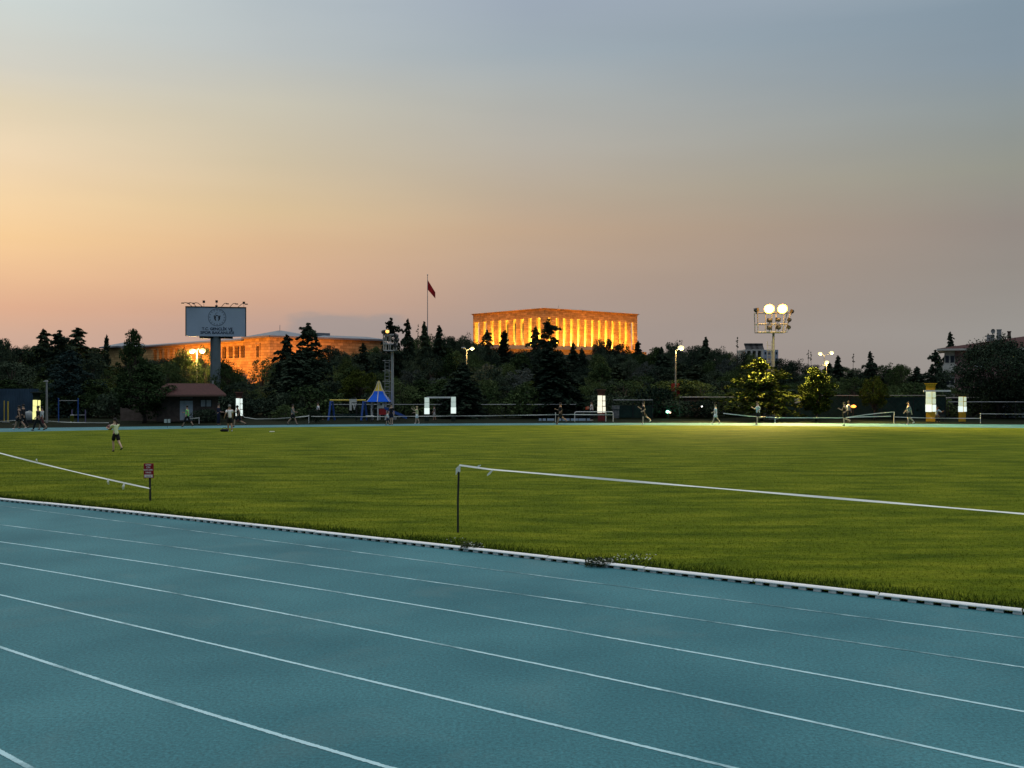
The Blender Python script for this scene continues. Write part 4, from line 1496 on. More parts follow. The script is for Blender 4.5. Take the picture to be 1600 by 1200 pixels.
rt = flood_tower('floodlight_tower', 1208.5, 95, 0, 489, 519.5, (1181.5, 1233), 0.15,
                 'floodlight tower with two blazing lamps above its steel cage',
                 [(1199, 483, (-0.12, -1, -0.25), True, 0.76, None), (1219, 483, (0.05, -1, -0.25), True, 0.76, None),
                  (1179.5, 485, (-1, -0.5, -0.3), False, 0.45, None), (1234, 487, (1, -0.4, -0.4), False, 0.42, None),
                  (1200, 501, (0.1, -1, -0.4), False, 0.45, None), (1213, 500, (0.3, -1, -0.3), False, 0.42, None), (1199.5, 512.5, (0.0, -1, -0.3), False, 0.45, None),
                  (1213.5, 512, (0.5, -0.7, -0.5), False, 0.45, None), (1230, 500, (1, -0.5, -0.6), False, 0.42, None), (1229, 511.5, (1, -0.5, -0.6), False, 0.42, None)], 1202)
lz = CH + 117 * 95 / F
for dx in (-0.57, 0.62):
    o = lamp('floodlight_beam', 'SPOT', (dx, -1.15, lz), 62000, (1.0, 0.70, 0.22), rt, spot_size=R(80), spot_blend=0.9, shadow_soft_size=0.35)
    aim(o, (0, 0, 9.8), (5.5 if dx > 0 else -5.5, -8.2, 0))
    lamp('added_spill', 'POINT', (dx, -1.25, lz + 0.1), 200, (1.0, 0.42, 0.06), rt, shadow_soft_size=0.3)  # added points by the burning lamps, tinting the cage amber
o = lamp('added_spill', 'SPOT', (0, -2.6, lz - 0.5), 1000, (1.0, 0.66, 0.16), rt, spot_size=R(140), spot_blend=0.6, shadow_soft_size=1.6)  # added spot with no fixture of its own, brightens the trees below
lt = flood_tower('floodlight_tower', 613, 95, 0, 523, 548, (600, 621), 0.17,
                 'darker floodlight tower with one small amber lamp in its cage',
                 [(606.5, 518.5, (0.1, -1, -0.1), True, 0.34, M_lampamber), (601, 519, (-1, -0.6, -0.2), False, 0.42, None), (619.5, 525, (1, -0.6, -0.6), False, 0.42, None),
                  (621, 531, (1, -0.6, -0.6), False, 0.42, None), (619, 540, (1, -0.6, -0.6), False, 0.42, None)], 605)


# ------------------------------------------------------------------ street lamps
def street_lamp(px, d, topy, arms, label, power=60, basey=None, banner=False, r=0.14, col_=(1.0, 0.66, 0.2)):
    x = at(px, 600, d).x
    z0 = ground_z(x, d)
    e = empty('street_lamp', (x, d, z0), 0, label, 'street lamp')
    s = d / F
    zt_ = CH + (HZ - topy) * s - z0
    MB().tube([(0, 0, 0), (0, 0, zt_)], [0.10, 0.055], 8).build('pole', M_polec, e)
    for (hx, hy, lit) in arms:
        ax_, az_ = (hx - px) * s, CH + (HZ - hy) * s - z0
        sgn = 1 if ax_ > 0 else -1
        MB().tube([(0, 0, zt_), (ax_ * 0.5, 0, (zt_ + az_) / 2 + 0.04), (ax_ - sgn * 0.2, 0, az_ + 0.05)], 0.035, 6).build('arm', M_steel, e)
        hd = MB().box((ax_, 0, az_ + 0.08), (0.55, 0.28, 0.12), 0, 0.7).build('lamp_head', M_steel, e)
        MB().ball((ax_, -0.02, az_), r if lit else 0.1, 12, 8, (1.35, 1, 0.9)).build('lamp_glass', M_lampyel if lit else M_deadlamp, hd, True)
        if lit:
            lamp('lamp_light', 'POINT', (ax_, -0.25, az_ - 0.35), power, col_, e, shadow_soft_size=0.15)
    if banner:
        MB().b2(-0.42, 0.42, -0.02, 0.02, CH + (HZ - 622) * s, CH + (HZ - 599) * s).box((0, 0, CH + (HZ - 599) * s), (0.6, 0.06, 0.05)).build('banner', M_red, e)
    return e


M_polec = mat('lamp_pole_grey', (0.34, 0.31, 0.27), 0.6, 0.1, 2)
street_lamp(307.5, 126, 545, [(300.5, 548.5, True), (316.5, 548, True)], 'double street lamp glowing before the stone building', 1500, r=0.30)
street_lamp(729, 124, 547, [(724, 544, False), (738, 544.5, True)], 'short double street lamp left of the columned hall, only its right head lit', 350, r=0.20)
street_lamp(1055.5, 106, 548, [(1064, 543.5, True)], 'tall single street lamp with a red banner halfway up its pole', 400, banner=True, r=0.25)
street_lamp(1288, 190, 556, [(1281.5, 552.5, True), (1299.5, 551, True)], 'higher of two double street lamps right of the lit tower', 200, r=0.30)
street_lamp(1291.5, 165, 570, [(1284, 571, False), (1291.8, 566, True)], 'lower of two street lamps right of the lit tower', 200, r=0.27)

# ------------------------------------------------------------------ lit pillars
M_glow = mat('backlit_panel_white', (0.85, 0.88, 0.85), 0.4, 0.02, 3, emit=((0.86, 1.0, 0.92), 0.85))
M_glowwarm = mat('backlit_panel_warm', (0.85, 0.85, 0.7), 0.4, 0.02, 3, emit=((1.0, 0.95, 0.72), 0.95))
M_glowyel = mat('backlit_panel_yellow', (0.85, 0.85, 0.5), 0.4, 0.02, 3, emit=((1.0, 0.97, 0.33), 0.95))
M_glowdim = mat('backlit_panel_dim', (0.7, 0.72, 0.68), 0.4, 0.08, 6, emit=((0.75, 0.95, 0.85), 0.40))
M_glowdimy = mat('backlit_panel_pale_green', (0.7, 0.72, 0.6), 0.4, 0.08, 6, emit=((0.85, 1.0, 0.68), 0.5))


def pillar(px, d, wpx, capy, topy, boty, label, shaft, glow, glow2=None, side=None, basey=None, cap=True, capw=1.6, base_m=None, group='lit pillars along the far track', yaw=0):
    s = d / F
    e = empty('lit_pillar', (at(px, 600, d).x, d, 0), math.atan2(-at(px, 600, d).x, d), label, 'pillar', group)
    Zp = lambda y: CH - (y - HZ) * s
    w = wpx * s
    MB().b2(-w / 2 + 0.02, w / 2 - 0.02, 0.03, w * 0.9, 0, Zp(boty) - 0.003).build('base', base_m or shaft, e)
    MB().b2(-w / 2 + 0.02, w / 2 - 0.02, 0.03, w * 0.9, Zp(boty), Zp(capy if cap else topy - 0.5)).build('shaft', shaft, e)
    if cap:
        cw = w * capw / 2
        MB().box((0, w * 0.45, Zp(capy) - 0.10), (w * 1.02, w * 0.98, 0.2), 0, 1.12).b2(-cw, cw, w * 0.45 - cw, w * 0.45 + cw, Zp(capy) + 0.003, Zp(capy) + 0.07).build('cap', shaft, e)
    h = Zp(topy) - Zp(boty)
    rows = [(0, 0.37, 1.06), (0.385, 0.68, 1.0), (0.695, 1.0, 0.98)]
    for i, (a, b, k) in enumerate(rows):
        m = glow if i == 0 or glow2 is None else glow2
        f = 0.62 if side else 1.0
        xa, xb = (-w / 2 * k, -w / 2 * k + w * k * f)
        MB().b2(xa, xb, -0.05, 0.027, Zp(boty) + a * h, Zp(boty) + b * h).build('lit_panel', m, e)
        MB().b2(xa + (xb - xa) * 0.42, xa + (xb - xa) * 0.62, -0.056, -0.053, Zp(boty) + (a + 0.06) * h, Zp(boty) + (a + 0.22) * h).build('panel_mark', M_glowdim, e) if i > 0 and glow2 is not None else None
        if side:
            MB().b2(xb + 0.05, w / 2 * k + 0.03, 0.0, 0.06, Zp(boty) + a * h + 0.02, Zp(boty) + b * h - 0.02).build('lit_panel', side if i else glow, e)
    return e


M_brown = mat('brown_red_pillar', (0.12, 0.05, 0.04), 0.8, 0.2, 4)
M_dkred = mat('dark_red_base', (0.20, 0.03, 0.03), 0.8, 0.2, 4)
M_dkgrn = mat('dark_green_pillar', (0.02, 0.03, 0.02), 0.8, 0.2, 4)
pillar(57, 86, 10.5, 614, 625, 655, 'pillar lit pale yellow under a flat cap, near the left edge', M_dkgrn, M_glowyel, None, M_glowyel, base_m=M_dkgrn, capw=1.7)
pillar(373.5, 90, 9.5, 614, 622.5, 650, 'brown capped pillar with greenish-white lit panels right of the hut', M_brown, M_glow, None, M_glow, capw=1.35)
pillar(939.5, 91, 11.5, 610, 618, 645, 'brown capped pillar with cream lit panels behind the railing', M_brown, M_glowwarm, None, M_glowwarm, base_m=M_dkred, capw=1.3)
pillar(667, 91, 7.5, 620, 621, 647, 'left post of the gate of two lit posts, white stacked panels', M_dkgrn, M_glow, M_glowdim, cap=False)
pillar(708.5, 91, 7.5, 620, 620, 646, 'right post of the gate of two lit posts, white stacked panels', M_dkgrn, M_glow, M_glowdim, cap=False)
pillar(1454, 90, 14, 600, 612, 643.5, 'tall yellow capped pillar with three white lit panels near the right edge', M_yellow, M_glow, M_glowdimy, M_glowdimy, capw=1.35)
pillar(1503.5, 90, 11, 600, 620, 643.5, 'shorter yellow-footed pillar with lit panels and no cap', M_yellow, M_glow, M_glowdimy, M_glowdimy, cap=False)
gb = MB().b2(-1.12, 1.12, 0, 0.1, -0.07, 0.07)
o = gb.build('crossbar', M_white)
o.location = at(686.5, 621, 91.2)
tag(o, 'white crossbar joining the tops of the two lit gate posts', 'crossbar')
o = MB().b2(-1.2, 1.2, 0, 0.08, -0.07, 0.07).build('crossbar', M_white)
o.location = at(1464.5, 610.8, 89.7)
tag(o, 'white crossbar fixed across the tall yellow pillar', 'crossbar')

# ------------------------------------------------------------------ fences behind the far track
def mesh_fence(px0, px1, d0, d1, ytop, label, cloth=0.0, rail_m=M_steel):
    a, b = at(px0, ytop, d0), at(px1, ytop, d1)
    L = math.hypot(b.x - a.x, b.y - a.y)
    e = empty('mesh_fence', (a.x, a.y, 0), math.atan2(b.y - a.y, b.x - a.x), label, 'fence')
    za, zb_ = a.z, b.z
    zz = lambda x: za + (zb_ - za) * x / L
    r_ = MB().tube([(0, 0, za), (L, 0, zb_)], 0.035, 6)
    r_.build('top_rail', rail_m, e)
    n = max(2, int(L / 3))
    for i in range(n + 1):
        x = L * i / n
        MB().tube([(x, 0.05, 0), (x, 0.05, zz(x) + 0.05)], 0.03, 6).build('post', M_steeldk, e)
    w = MB()
    for k in range(int(L / 0.5)):
        x = k * 0.5
        h = zz(x)
        w.tube([(x, 0, 0.05), (min(L, x + h), 0, min(h, h - max(0, x + h - L)) + 0.02)], 0.004, 3, cap=False)
        w.tube([(x, 0.01, h), (min(L, x + h), 0.01, max(0.05, x + h - L))], 0.004, 3, cap=False)
    w.build('wire_mesh', M_steeldk, e)
    if cloth:
        MB().b2(0.02, L - 0.02, 0.08, 0.10, 0.05, min(za, zb_) * cloth).build('windbreak_cloth', M_cloth, e)
    return e


mesh_fence(1228, 1478, 98.5, 98, 618, 'tall mesh fence with pale top rail and green cloth, right of the lit tower', 0.93, M_polec)
mesh_fence(1062, 1200, 98.5, 98.5, 620.5, 'tall dark mesh fence before the parked cars, right of the tall single lamp')
mesh_fence(958, 1020, 99, 98.7, 625, 'short run of dark mesh fence left of the tall single lamp', 0.7)
mesh_fence(612, 900, 99.5, 99, 632, 'long low dark mesh fence behind the two lit gate posts')
mesh_fence(515, 610, 97, 97, 632, 'dark mesh fence behind the play frame', 0.35)
mesh_fence(1482, 1640, 96, 95, 628, 'mesh fence under the huge dark tree', 0.0)

# blue corrugated metal fence, far left
c = MB()
x0, x1 = at(-60, 600, 94).x, at(60, 600, 94).x
zt_ = at(0, 607.5, 94).z
n = 90
for i in range(n + 1):
    x = x0 + (x1 - x0) * i / n
    y = 94 + (0.06 if i % 2 else 0.0)
    c.v += [(x, y, 0), (x, y, zt_)]
for i in range(n):
    c.f.append((2 * i, 2 * i + 2, 2 * i + 3, 2 * i + 1))
o = c.build('metal_fence', mat('blue_grey_corrugated_metal', (0.045, 0.085, 0.13), 0.6, 0.25, 0.8))
sol = o.modifiers.new('thickness', 'SOLIDIFY')
sol.thickness = 0.02
tag(o, 'blue-grey corrugated metal fence at the left edge', 'fence')
for i, (p, h, lab) in enumerate(((6.5, 626, 'thinner left one of two yellow posts before the blue metal fence'), (12.5, 627, 'thicker right one of two yellow posts before the blue metal fence'))):
    e = empty('yellow_post', (at(p, 600, 88).x, 88, 0), 0, lab, 'post')
    MB().tube([(0, 0, 0), (0, 0, at(p, h, 88).z)], 0.035 + 0.02 * i, 8).build('pole', M_roofyel, e)
    MB().box((0, 0, 0.03), (0.22, 0.22, 0.06)).build('base', M_conc, e)
e = empty('grey_mast', (at(73, 600, 87).x, 87, 0), 0, 'plain pale grey mast right of the yellow lit pillar', 'mast')
MB().tube([(0, 0, 0), (0, 0, at(0, 596, 87).z)], [0.11, 0.07], 10).build('pole', M_conc, e)
MB().box((-0.05, 0, at(0, 595.2, 87).z), (0.3, 0.2, 0.12), 0, 0.6).tube([(-0.3, 0, at(0, 596, 87).z), (0, 0, at(0, 596, 87).z)], 0.02, 5).build('cap', M_conc, e)
e = empty('water_tank', (at(46, 600, 86).x, 86, 0), 0, 'squat pale grey tank standing at the foot of the yellow lit pillar', 'tank')
MB().tube([(0, 0, 0.25), (0, 0, 0.3), (0, 0, 0.85), (0, 0, 0.98), (0, 0, 1.02)], [0.30, 0.36, 0.37, 0.28, 0.1], 20).build('body', mat('dirty_white_plastic', (0.35, 0.38, 0.38), 0.6, 0.15, 4), e, True)
MB().b2(-0.38, 0.38, -0.3, 0.3, 0.0, 0.247).build('stand', M_steeldk, e)
MB().tube([(0, 0, 1.0), (0, 0, 1.1)], 0.09, 10).build('lid', M_conc, e)

# exercise bars
def bars(px0, px1, d, ytop, label, m, rails):
    s = d / F
    a = at(px0, 600, d)
    w = (px1 - px0) * s
    e = empty('exercise_bars', (a.x, d, 0), 0, label, 'exercise bars')
    h = CH + (HZ - ytop) * s
    for x in (0, w):
        MB().tube([(x, 0, 0), (x, 0, h)], 0.05, 8).build('post', m, e)
    for y in rails:
        MB().tube([(0, 0, CH + (HZ - y) * s), (w, 0, CH + (HZ - y) * s)], 0.024, 6).build('bar', M_steel, e)
    return e
bars(91.5, 122, 88, 622, 'taller of two pull-up frames with dark blue posts', M_blue, (626,))
bars(112.5, 133.5, 89, 640, 'lower pull-up frame with thin violet-grey posts and two bars', mat('violet_grey_paint', (0.16, 0.14, 0.26), 0.6, 0.1, 3), (648.5, 660))
e = empty('litter_bin', (at(112.5, 600, 87.6).x, 87.6, 0), 0, 'small yellow-green bin between the pull-up frames', 'bin')
MB().tube([(0, 0, 0.02), (0, 0, 0.62)], [0.12, 0.15], 14).build('body', M_leafolive, e)
MB().tube([(0, 0, 0.62), (0, 0, 0.68)], [0.16, 0.13], 14).build('rim', M_steel, e)

# ------------------------------------------------------------------ playground
D = 93.0
S = D / F
pf = empty('swing_set', (at(518, 600, D).x, D, 0), 0, 'play frame of blue posts under a yellow beam', 'play frame')
wf = (569 - 518) * S
for x_ in (0, wf):
    for y_ in (-0.6, 0.6):
        MB().tube([(x_ + y_ * 0.3, y_, 0), (x_ + y_ * 0.1, y_ * 0.2, CH - 27 * S)], 0.09, 8).build('post', M_blue, pf)
MB().tube([(-0.15, 0, CH - 25.5 * S), (wf + 0.15, 0, CH - 25.5 * S)], 0.075, 8).build('beam', M_roofyel, pf)
MB().tube([(0.6, 0, CH - 25.5 * S), (0.6, -0.05, 0.55)], 0.012, 4).tube([(1.0, 0, CH - 25.5 * S), (1.0, -0.05, 0.55)], 0.012, 4).b2(0.55, 1.05, -0.15, 0.1, 0.50, 0.55).build('swing', M_steeldk, pf)
bk = empty('basketball_hoop', (at(552, 600, D).x, D + 0.0, 0), 0, 'pale basketball board with a torn net beside the play frame beam', 'basketball hoop')
MB().tube([(0.1, 1.3, 0), (0.1, 1.3, 1.9), (0.1, 0.1, 2.05)], 0.06, 8).build('pole', M_steeldk, bk)
MB().b2(-0.33, 0.33, -0.16, -0.12, CH - 28.5 * S, CH - 23.5 * S).b2(-0.33, -0.12, -0.16, -0.12, CH - 41 * S, CH - 28.503 * S).build('backboard', mat('pale_board', (0.62, 0.62, 0.58), 0.6, 0.1, 4), bk)
ntm = MB()
for i in range(7):
    a = i * math.pi / 3.5
    ntm.tube([(0.15 + 0.2 * math.cos(a), -0.3 + 0.2 * math.sin(a), CH - 29.5 * S), (0.17 + 0.1 * math.cos(a + .5), -0.3 + 0.1 * math.sin(a + .5), CH - (34 + 3 * (i % 3)) * S)], 0.018, 4)
ntm.build('net', M_white, bk)

D = 94.0
S = D / F
ph = empty('play_house', (at(592, 600, D).x, D, 0), 0, 'play tower under a flared blue roof with a mustard tip', 'playhouse')
Zp = lambda y: CH - (y - HZ) * S
prof_r = [(20.5, 627.5), (17.8, 624.5), (14, 620), (10.6, 616), (8.0, 611)]
prof_t = [(8.0, 611), (5.6, 607), (3.8, 602.5), (2.7, 599), (1.6, 596.2), (0.05, 594.5)]
def flared(pr, m, name, n=6):
    b = MB()
    rings = [[(r_ * S * math.cos(2 * math.pi * (i + 0.5) / n), r_ * S * math.sin(2 * math.pi * (i + 0.5) / n), Zp(y)) for i in range(n)] for r_, y in pr]
    for r1, r2 in zip(rings, rings[1:]):
        for i in range(n):
            j = (i + 1) % n
            b.quad(r1[i], r1[j], r2[j], r2[i])
    return b.build(name, m, ph), rings
ro, r1_ = flared(prof_r, M_roofblue, 'roof')
_, r2_ = flared(prof_t, M_roofyel, 'roof_tip')
rib = MB()
for i in range(6):
    rib.tube([r[i] for r in r1_] + [r[i] for r in r2_[1:-1]], 0.035, 5)
rib.build('roof_rib', mat('cream_trim', (0.66, 0.62, 0.48), 0.6, 0.05, 3), ph)
for i in range(6):
    a = 2 * math.pi * (i + 0.5) / 6
    xx, yy = 12.3 * S * math.cos(a), 12.3 * S * math.sin(a)
    MB().tube([(xx, yy, 0), (xx, yy, Zp(627))], 0.06, 8).build('post', M_white, ph)
MB().tube([(0, 0, 0.95), (0, 0, 1.05)], 12 * S, 6).build('platform', M_steeldk, ph)
MB().b2(0.05, 0.55, -0.62, -0.58, 1.1, 1.75).build('wall_panel', M_white, ph)
MB().b2(0.22, 0.36, -0.64, -0.623, 1.35, 1.55).build('wall_window', M_darkglass, ph)
MB().b2(0.1, 0.75, -0.66, -0.60, 0.5, 1.04).build('red_panel', M_red, ph)
MB().quad((0.6, -0.7, 1.05), (0.6, -0.2, 1.05), (2.6, -0.2, 0.15), (2.6, -0.7, 0.15)).quad((0.6, -0.7, 1.0), (2.6, -0.7, 0.1), (2.6, -0.7, 0.33), (0.6, -0.7, 1.23)).quad((0.6, -0.2, 1.0), (2.6, -0.2, 0.1), (2.6, -0.2, 0.33), (0.6, -0.2, 1.23)).build('slide', M_blue, ph)
def bench(px, d, L, label, m_seat, m_leg, back=False, yaw=0, h=0.45):
    e = empty('bench', (at(px, 600, d).x, d, 0), yaw, label, 'bench')
    MB().b2(-L / 2, L / 2, -0.18, 0.18, h - 0.05, h).build('seat', m_seat, e, bevel=0.01)
    if back:
        MB().b2(-L / 2, L / 2, 0.2, 0.24, h + 0.12, h + 0.4).build('backrest', m_seat, e)
    for x_ in (-L / 2 + 0.15, L / 2 - 0.15):
        MB().b2(x_ - 0.03, x_ + 0.03, -0.16, 0.16, 0, h - 0.053).build('leg', m_leg, e)
    return e
bench(567, 91, 1.5, 'yellowish bench before the play frame', M_roofyel, M_steeldk, h=0.42)
bench(615, 91, 1.3, 'pale bench at the foot of the darker tower', M_white, M_steeldk, h=0.42)
bench(578, 90.4, 0.7, 'little white stool bench before the play tower', M_white, M_steeldk, h=0.5)
# low white boards at the foot of the fence, seen between the running legs
pxs = [(842, 846), (848, 853), (855, 866), (872.5, 877), (879, 890), (892, 903), (904, 915), (917, 922)]
for i, (a, b) in enumerate(pxs):
    d = 91.5
    e = empty('low_board', (at((a + b) / 2, 600, d).x, d, 0), 0, 'low pale board standing on the grass behind the far track left of the railing', 'board', 'low pale boards')
    w = (b - a) * d / F
    MB().b2(-w / 2, w / 2, 0, 0.04, 0.02, 0.22).build('panel', M_board, e)
    MB().b2(-w / 2, -w / 2 + 0.03, 0.045, 0.2, 0, 0.12).b2(w / 2 - 0.03, w / 2, 0.045, 0.2, 0, 0.12).build('foot', M_steeldk, e)

# railing
D = 90.0
S = D / F
e = empty('railing', (at(898, 600, D).x, D, 0), 0, 'white tube railing with rounded ends in front of the cream lit pillar', 'railing')
w = 60 * S
zr = CH - 43.5 * S
MB().tube([(0, 0, 0), (0, 0, zr - 0.12), (0.05, 0, zr - 0.03), (0.14, 0, zr), (w - 0.14, 0, zr), (w - 0.05, 0, zr - 0.03), (w, 0, zr - 0.12), (w, 0, 0)], 0.035, 8).build('top_rail', M_white, e)
MB().tube([(0.04, 0, zr - 0.28), (w - 0.04, 0, zr - 0.28)], 0.022, 6).build('rail', M_steel, e)
MB().tube([(w * 0.81, 0, 0), (w * 0.81, 0, zr)], 0.03, 6).build('post', M_white, e)
e = empty('info_board', (at(962, 600, 93).x, 93, 0), 0, 'dim grey board with blurred pale writing right of the railing', 'board')
MB().b2(-0.35, 0.35, 0, 0.05, 1.0, 1.35).b2(-0.28, 0.32, 0, 0.05, 0.2, 0.9).build('panel', mat('grey_board', (0.14, 0.15, 0.16), 0.7, 0.5, 5), e)
MB().tube([(-0.2, 0.06, 0), (-0.2, 0.06, 1.4)], 0.025, 6).tube([(0.2, 0.06, 0), (0.2, 0.06, 1.4)], 0.025, 6).build('post', M_steeldk, e)

# white board by the teardrop tree
e = empty('white_board', (at(1246.5, 600, 97).x, 97, 0), 0, 'plain pale board on the fence left of the teardrop tree', 'board')
MB().b2(-0.28, 0.28, 0, 0.04, at(0, 630, 97).z, at(0, 619, 97).z).build('panel', mat('pale_grey_board', (0.45, 0.47, 0.45), 0.7, 0.05, 2), e)
MB().tube([(-0.2, 0.06, 0), (-0.2, 0.06, 2.1)], 0.025, 6).tube([(0.2, 0.06, 0), (0.2, 0.06, 2.1)], 0.025, 6).build('post', M_steeldk, e)

# parked cars behind the fence, simple bodies with glass, wheels and lamps
def car(px, d, label, m, L=4.2, H=1.45, group='cars parked behind the far fence', van=False):
    e = empty('parked_van' if van else 'parked_car', (at(px, 600, d).x, d, 0), 0, label, 'van' if van else 'car', group)
    pr = [(-L / 2, 0.30), (-L / 2 + 0.02, 0.78), (-L / 2 + 0.85, 0.92), (-L / 2 + 1.5, H), (L / 2 - 1.1, H), (L / 2 - 0.35, 0.98), (L / 2 - 0.03, 0.9), (L / 2, 0.30)]
    if van:
        pr = [(-L / 2, 0.30), (-L / 2 + 0.02, 1.0), (-L / 2 + 0.25, H - 0.1), (-L / 2 + 0.5, H), (L / 2 - 0.9, H), (L / 2 - 0.45, H - 0.3), (L / 2 - 0.05, 0.95), (L / 2, 0.30)]
    b = MB()
    n = len(pr)
    for y, k in ((-0.82, 1), (0.82, 1)):
        b.v += [(x, y * (0.86 if z > 1.0 else 1), z) for x, z in pr]
    b.f.append(tuple(range(n)))
    b.f.append(tuple(reversed(range(n, 2 * n))))
    for i in range(n):
        j = (i + 1) % n
        b.f.append((i, i + n, j + n, j))
    b.build('body', m, e, bevel=0.05)
    z0, z1 = 0.98, H - 0.1
    xw0, xw1 = (-L / 2 + 1.15, L / 2 - 0.9) if not van else (-L / 2 + 0.5, L / 2 - 0.8)
    for xa, xb in ((xw0, (xw0 + xw1) / 2 - 0.04), ((xw0 + xw1) / 2 + 0.04, xw1)):
        MB().quad((xa + 0.1, -0.835, z0), (xb, -0.835, z0), (xb, -0.735, z1), (xa + (0.45 if xa == xw0 else 0), -0.735, z1)).build('window', M_darkglass, e)
    for x_ in (-L / 2 + 0.8, L / 2 - 0.8):
        w_ = MB().tube([(x_, -0.86, 0.31), (x_, -0.66, 0.31)], 0.31, 18).build('wheel', M_steeldk, e)
        MB().tube([(x_, -0.875, 0.31), (x_, -0.863, 0.31)], 0.18, 14).build('rim', M_steel, w_)
    MB().b2(-L / 2 - 0.01, -L / 2 + 0.12, -0.7, -0.45, 0.62, 0.76).build('headlight', M_white, e)
    return e
M_carw = mat('white_car_paint', (0.62, 0.64, 0.66), 0.35, 0.03, 2, spec=0.5)
M_carg = mat('grey_car_paint', (0.22, 0.23, 0.25), 0.35, 0.05, 2, spec=0.5)
M_vang = mat('pale_brown_van_paint', (0.34, 0.31, 0.29), 0.5, 0.06, 1)
car(1122, 106, 'white parked car left of the runner in the pale blue shirt', M_carw)
car(1172, 107, 'grey parked car behind the runner in the pale blue shirt', M_carg)
car(1058, 106, 'dark grey parked car at the foot of the tall single street lamp', mat('dark_car_paint', (0.10, 0.10, 0.11), 0.35, 0.05, 2, spec=0.5))
car(1503, 104, 'pale brown van with a rounded nose parked behind the shorter pillar', M_vang, 5.2, 1.95, van=True)
e = empty('white_kiosk', (at(1588, 600, 101).x, 101, 0), 0, 'pale bluish kiosk with a long ledge under the huge tree at the right edge', 'kiosk')
M_kiosk = mat('pale_blue_paint', (0.34, 0.42, 0.50), 0.7, 0.15, 2)
MB().b2(-1.1, 1.8, 0, 1.6, 0, 1.9).build('wall', M_kiosk, e)
MB().b2(-1.2, 1.9, -0.4, 1.7, 1.903, 1.98).build('roof', M_steel, e)
MB().b2(-1.2, 1.85, -0.32, -0.003, 1.0, 1.06).build('ledge', M_white, e)
for k in range(4):
    MB().b2(-0.85 + k * 0.65, -0.38 + k * 0.65, -0.02, -0.003, 1.15, 1.7).build('window', M_darkglass, e)

# traffic light, lit kiosk window, lamp ball
e = empty('traffic_light', (at(1044, 600, 99.5).x, 99.5, 0), 0, 'green traffic light glowing left of the tall single street lamp', 'traffic light')
MB().tube([(0, 0, 0), (0, 0, 0.9)], 0.04, 8).build('pole', M_steeldk, e)
MB().b2(-0.2, 0.3, 0, 0.2, 0.42, 0.80).build('housing', M_steeldk, e)
MB().ball((-0.05, -0.02, 0.60), 0.13, 12, 8, (1.3, 0.5, 1)).build('green_lamp', mat('green_lamp_glass', (0.6, 1, 0.8), 0.3, 0, 1, emit=((0.35, 1.0, 0.66), 5)), e, True)
MB().ball((0.19, -0.02, 0.52), 0.08, 12, 8, (1, 0.5, 1)).build('red_lamp', mat('red_lamp_glass', (1, 0.5, 0.4), 0.3, 0, 1, emit=((1.0, 0.45, 0.3), 3)), e, True)
lamp('green_light', 'POINT', (-0.05, -0.35, 0.62), 14, (0.15, 1.0, 0.55), e, shadow_soft_size=0.1)
e = empty('lit_kiosk', (at(1086, 600, 104).x, 104, 0), 0, 'small dark kiosk with an orange lit lattice window', 'kiosk')
MB().b2(-0.9, 1.5, 0, 2, 0, 1.9).b2(-1.1, 1.7, -0.3, 2.2, 1.903, 2.0).build('wall', M_brownwall, e)
MB().b2(-0.45, 0.45, -0.04, -0.003, 0.72, 1.45).build('window', mat('orange_lit_window', (0.5, 0.3, 0.15), 0.5, 0.5, 6, emit=((1.0, 0.42, 0.12), 0.28)), e)
MB().b2(-0.16, -0.12, -0.07, -0.043, 0.72, 1.45).b2(0.13, 0.17, -0.07, -0.043, 0.72, 1.45).b2(-0.45, 0.45, -0.075, -0.073, 0.95, 0.99).b2(-0.45, 0.45, -0.075, -0.073, 1.2, 1.24).build('window_bars', M_steeldk, e)
e = empty('globe_lamp', (at(1096, 600, 100).x, 100, 0), 0, 'small white globe lamp right of the orange lit window', 'lamp')
MB().tube([(0, 0, 0), (0, 0, 1.05)], 0.03, 6).build('pole', M_steeldk, e)
MB().ball((0, 0, 1.13), 0.10, 12, 8).build('globe', mat('white_globe_glass', (1, 1, 1), 0.3, 0, 1, emit=((1, 0.97, 0.9), 5)), e, True)
e = empty('brazier', (at(1333, 600, 97).x, 97, 0), 0, 'small orange lamp glowing red around it behind the dark runner', 'lamp')
MB().tube([(0, 0, 0), (0, 0, 1.0)], 0.03, 6).build('pole', M_steeldk, e)
MB().ball((0, -0.1, 1.18), 0.14, 12, 8, (1.9, 1, 1)).build('glass', mat('orange_lamp_glass', (1, 0.6, 0.2), 0.3, 0, 1, emit=((1.0, 0.36, 0.05), 2.0)), e, True)
lamp('orange_light', 'POINT', (0, -0.4, 1.2), 30, (1, 0.2, 0.03), e, shadow_soft_size=0.1)

# round clipped bushes
shrub('shrub', 492.5, 88.5, 1.05, 1.15, 'round clipped dark bush beside the far track left of the play frame')
shrub('shrub', 320, 89.0, 2.3, 1.1, 'rounded dark bush in front of the hut behind the neon runner')
shrub('shrub2', 447, 95, 3.2, 1.2, 'low grey-green bush left of the round clipped bush')

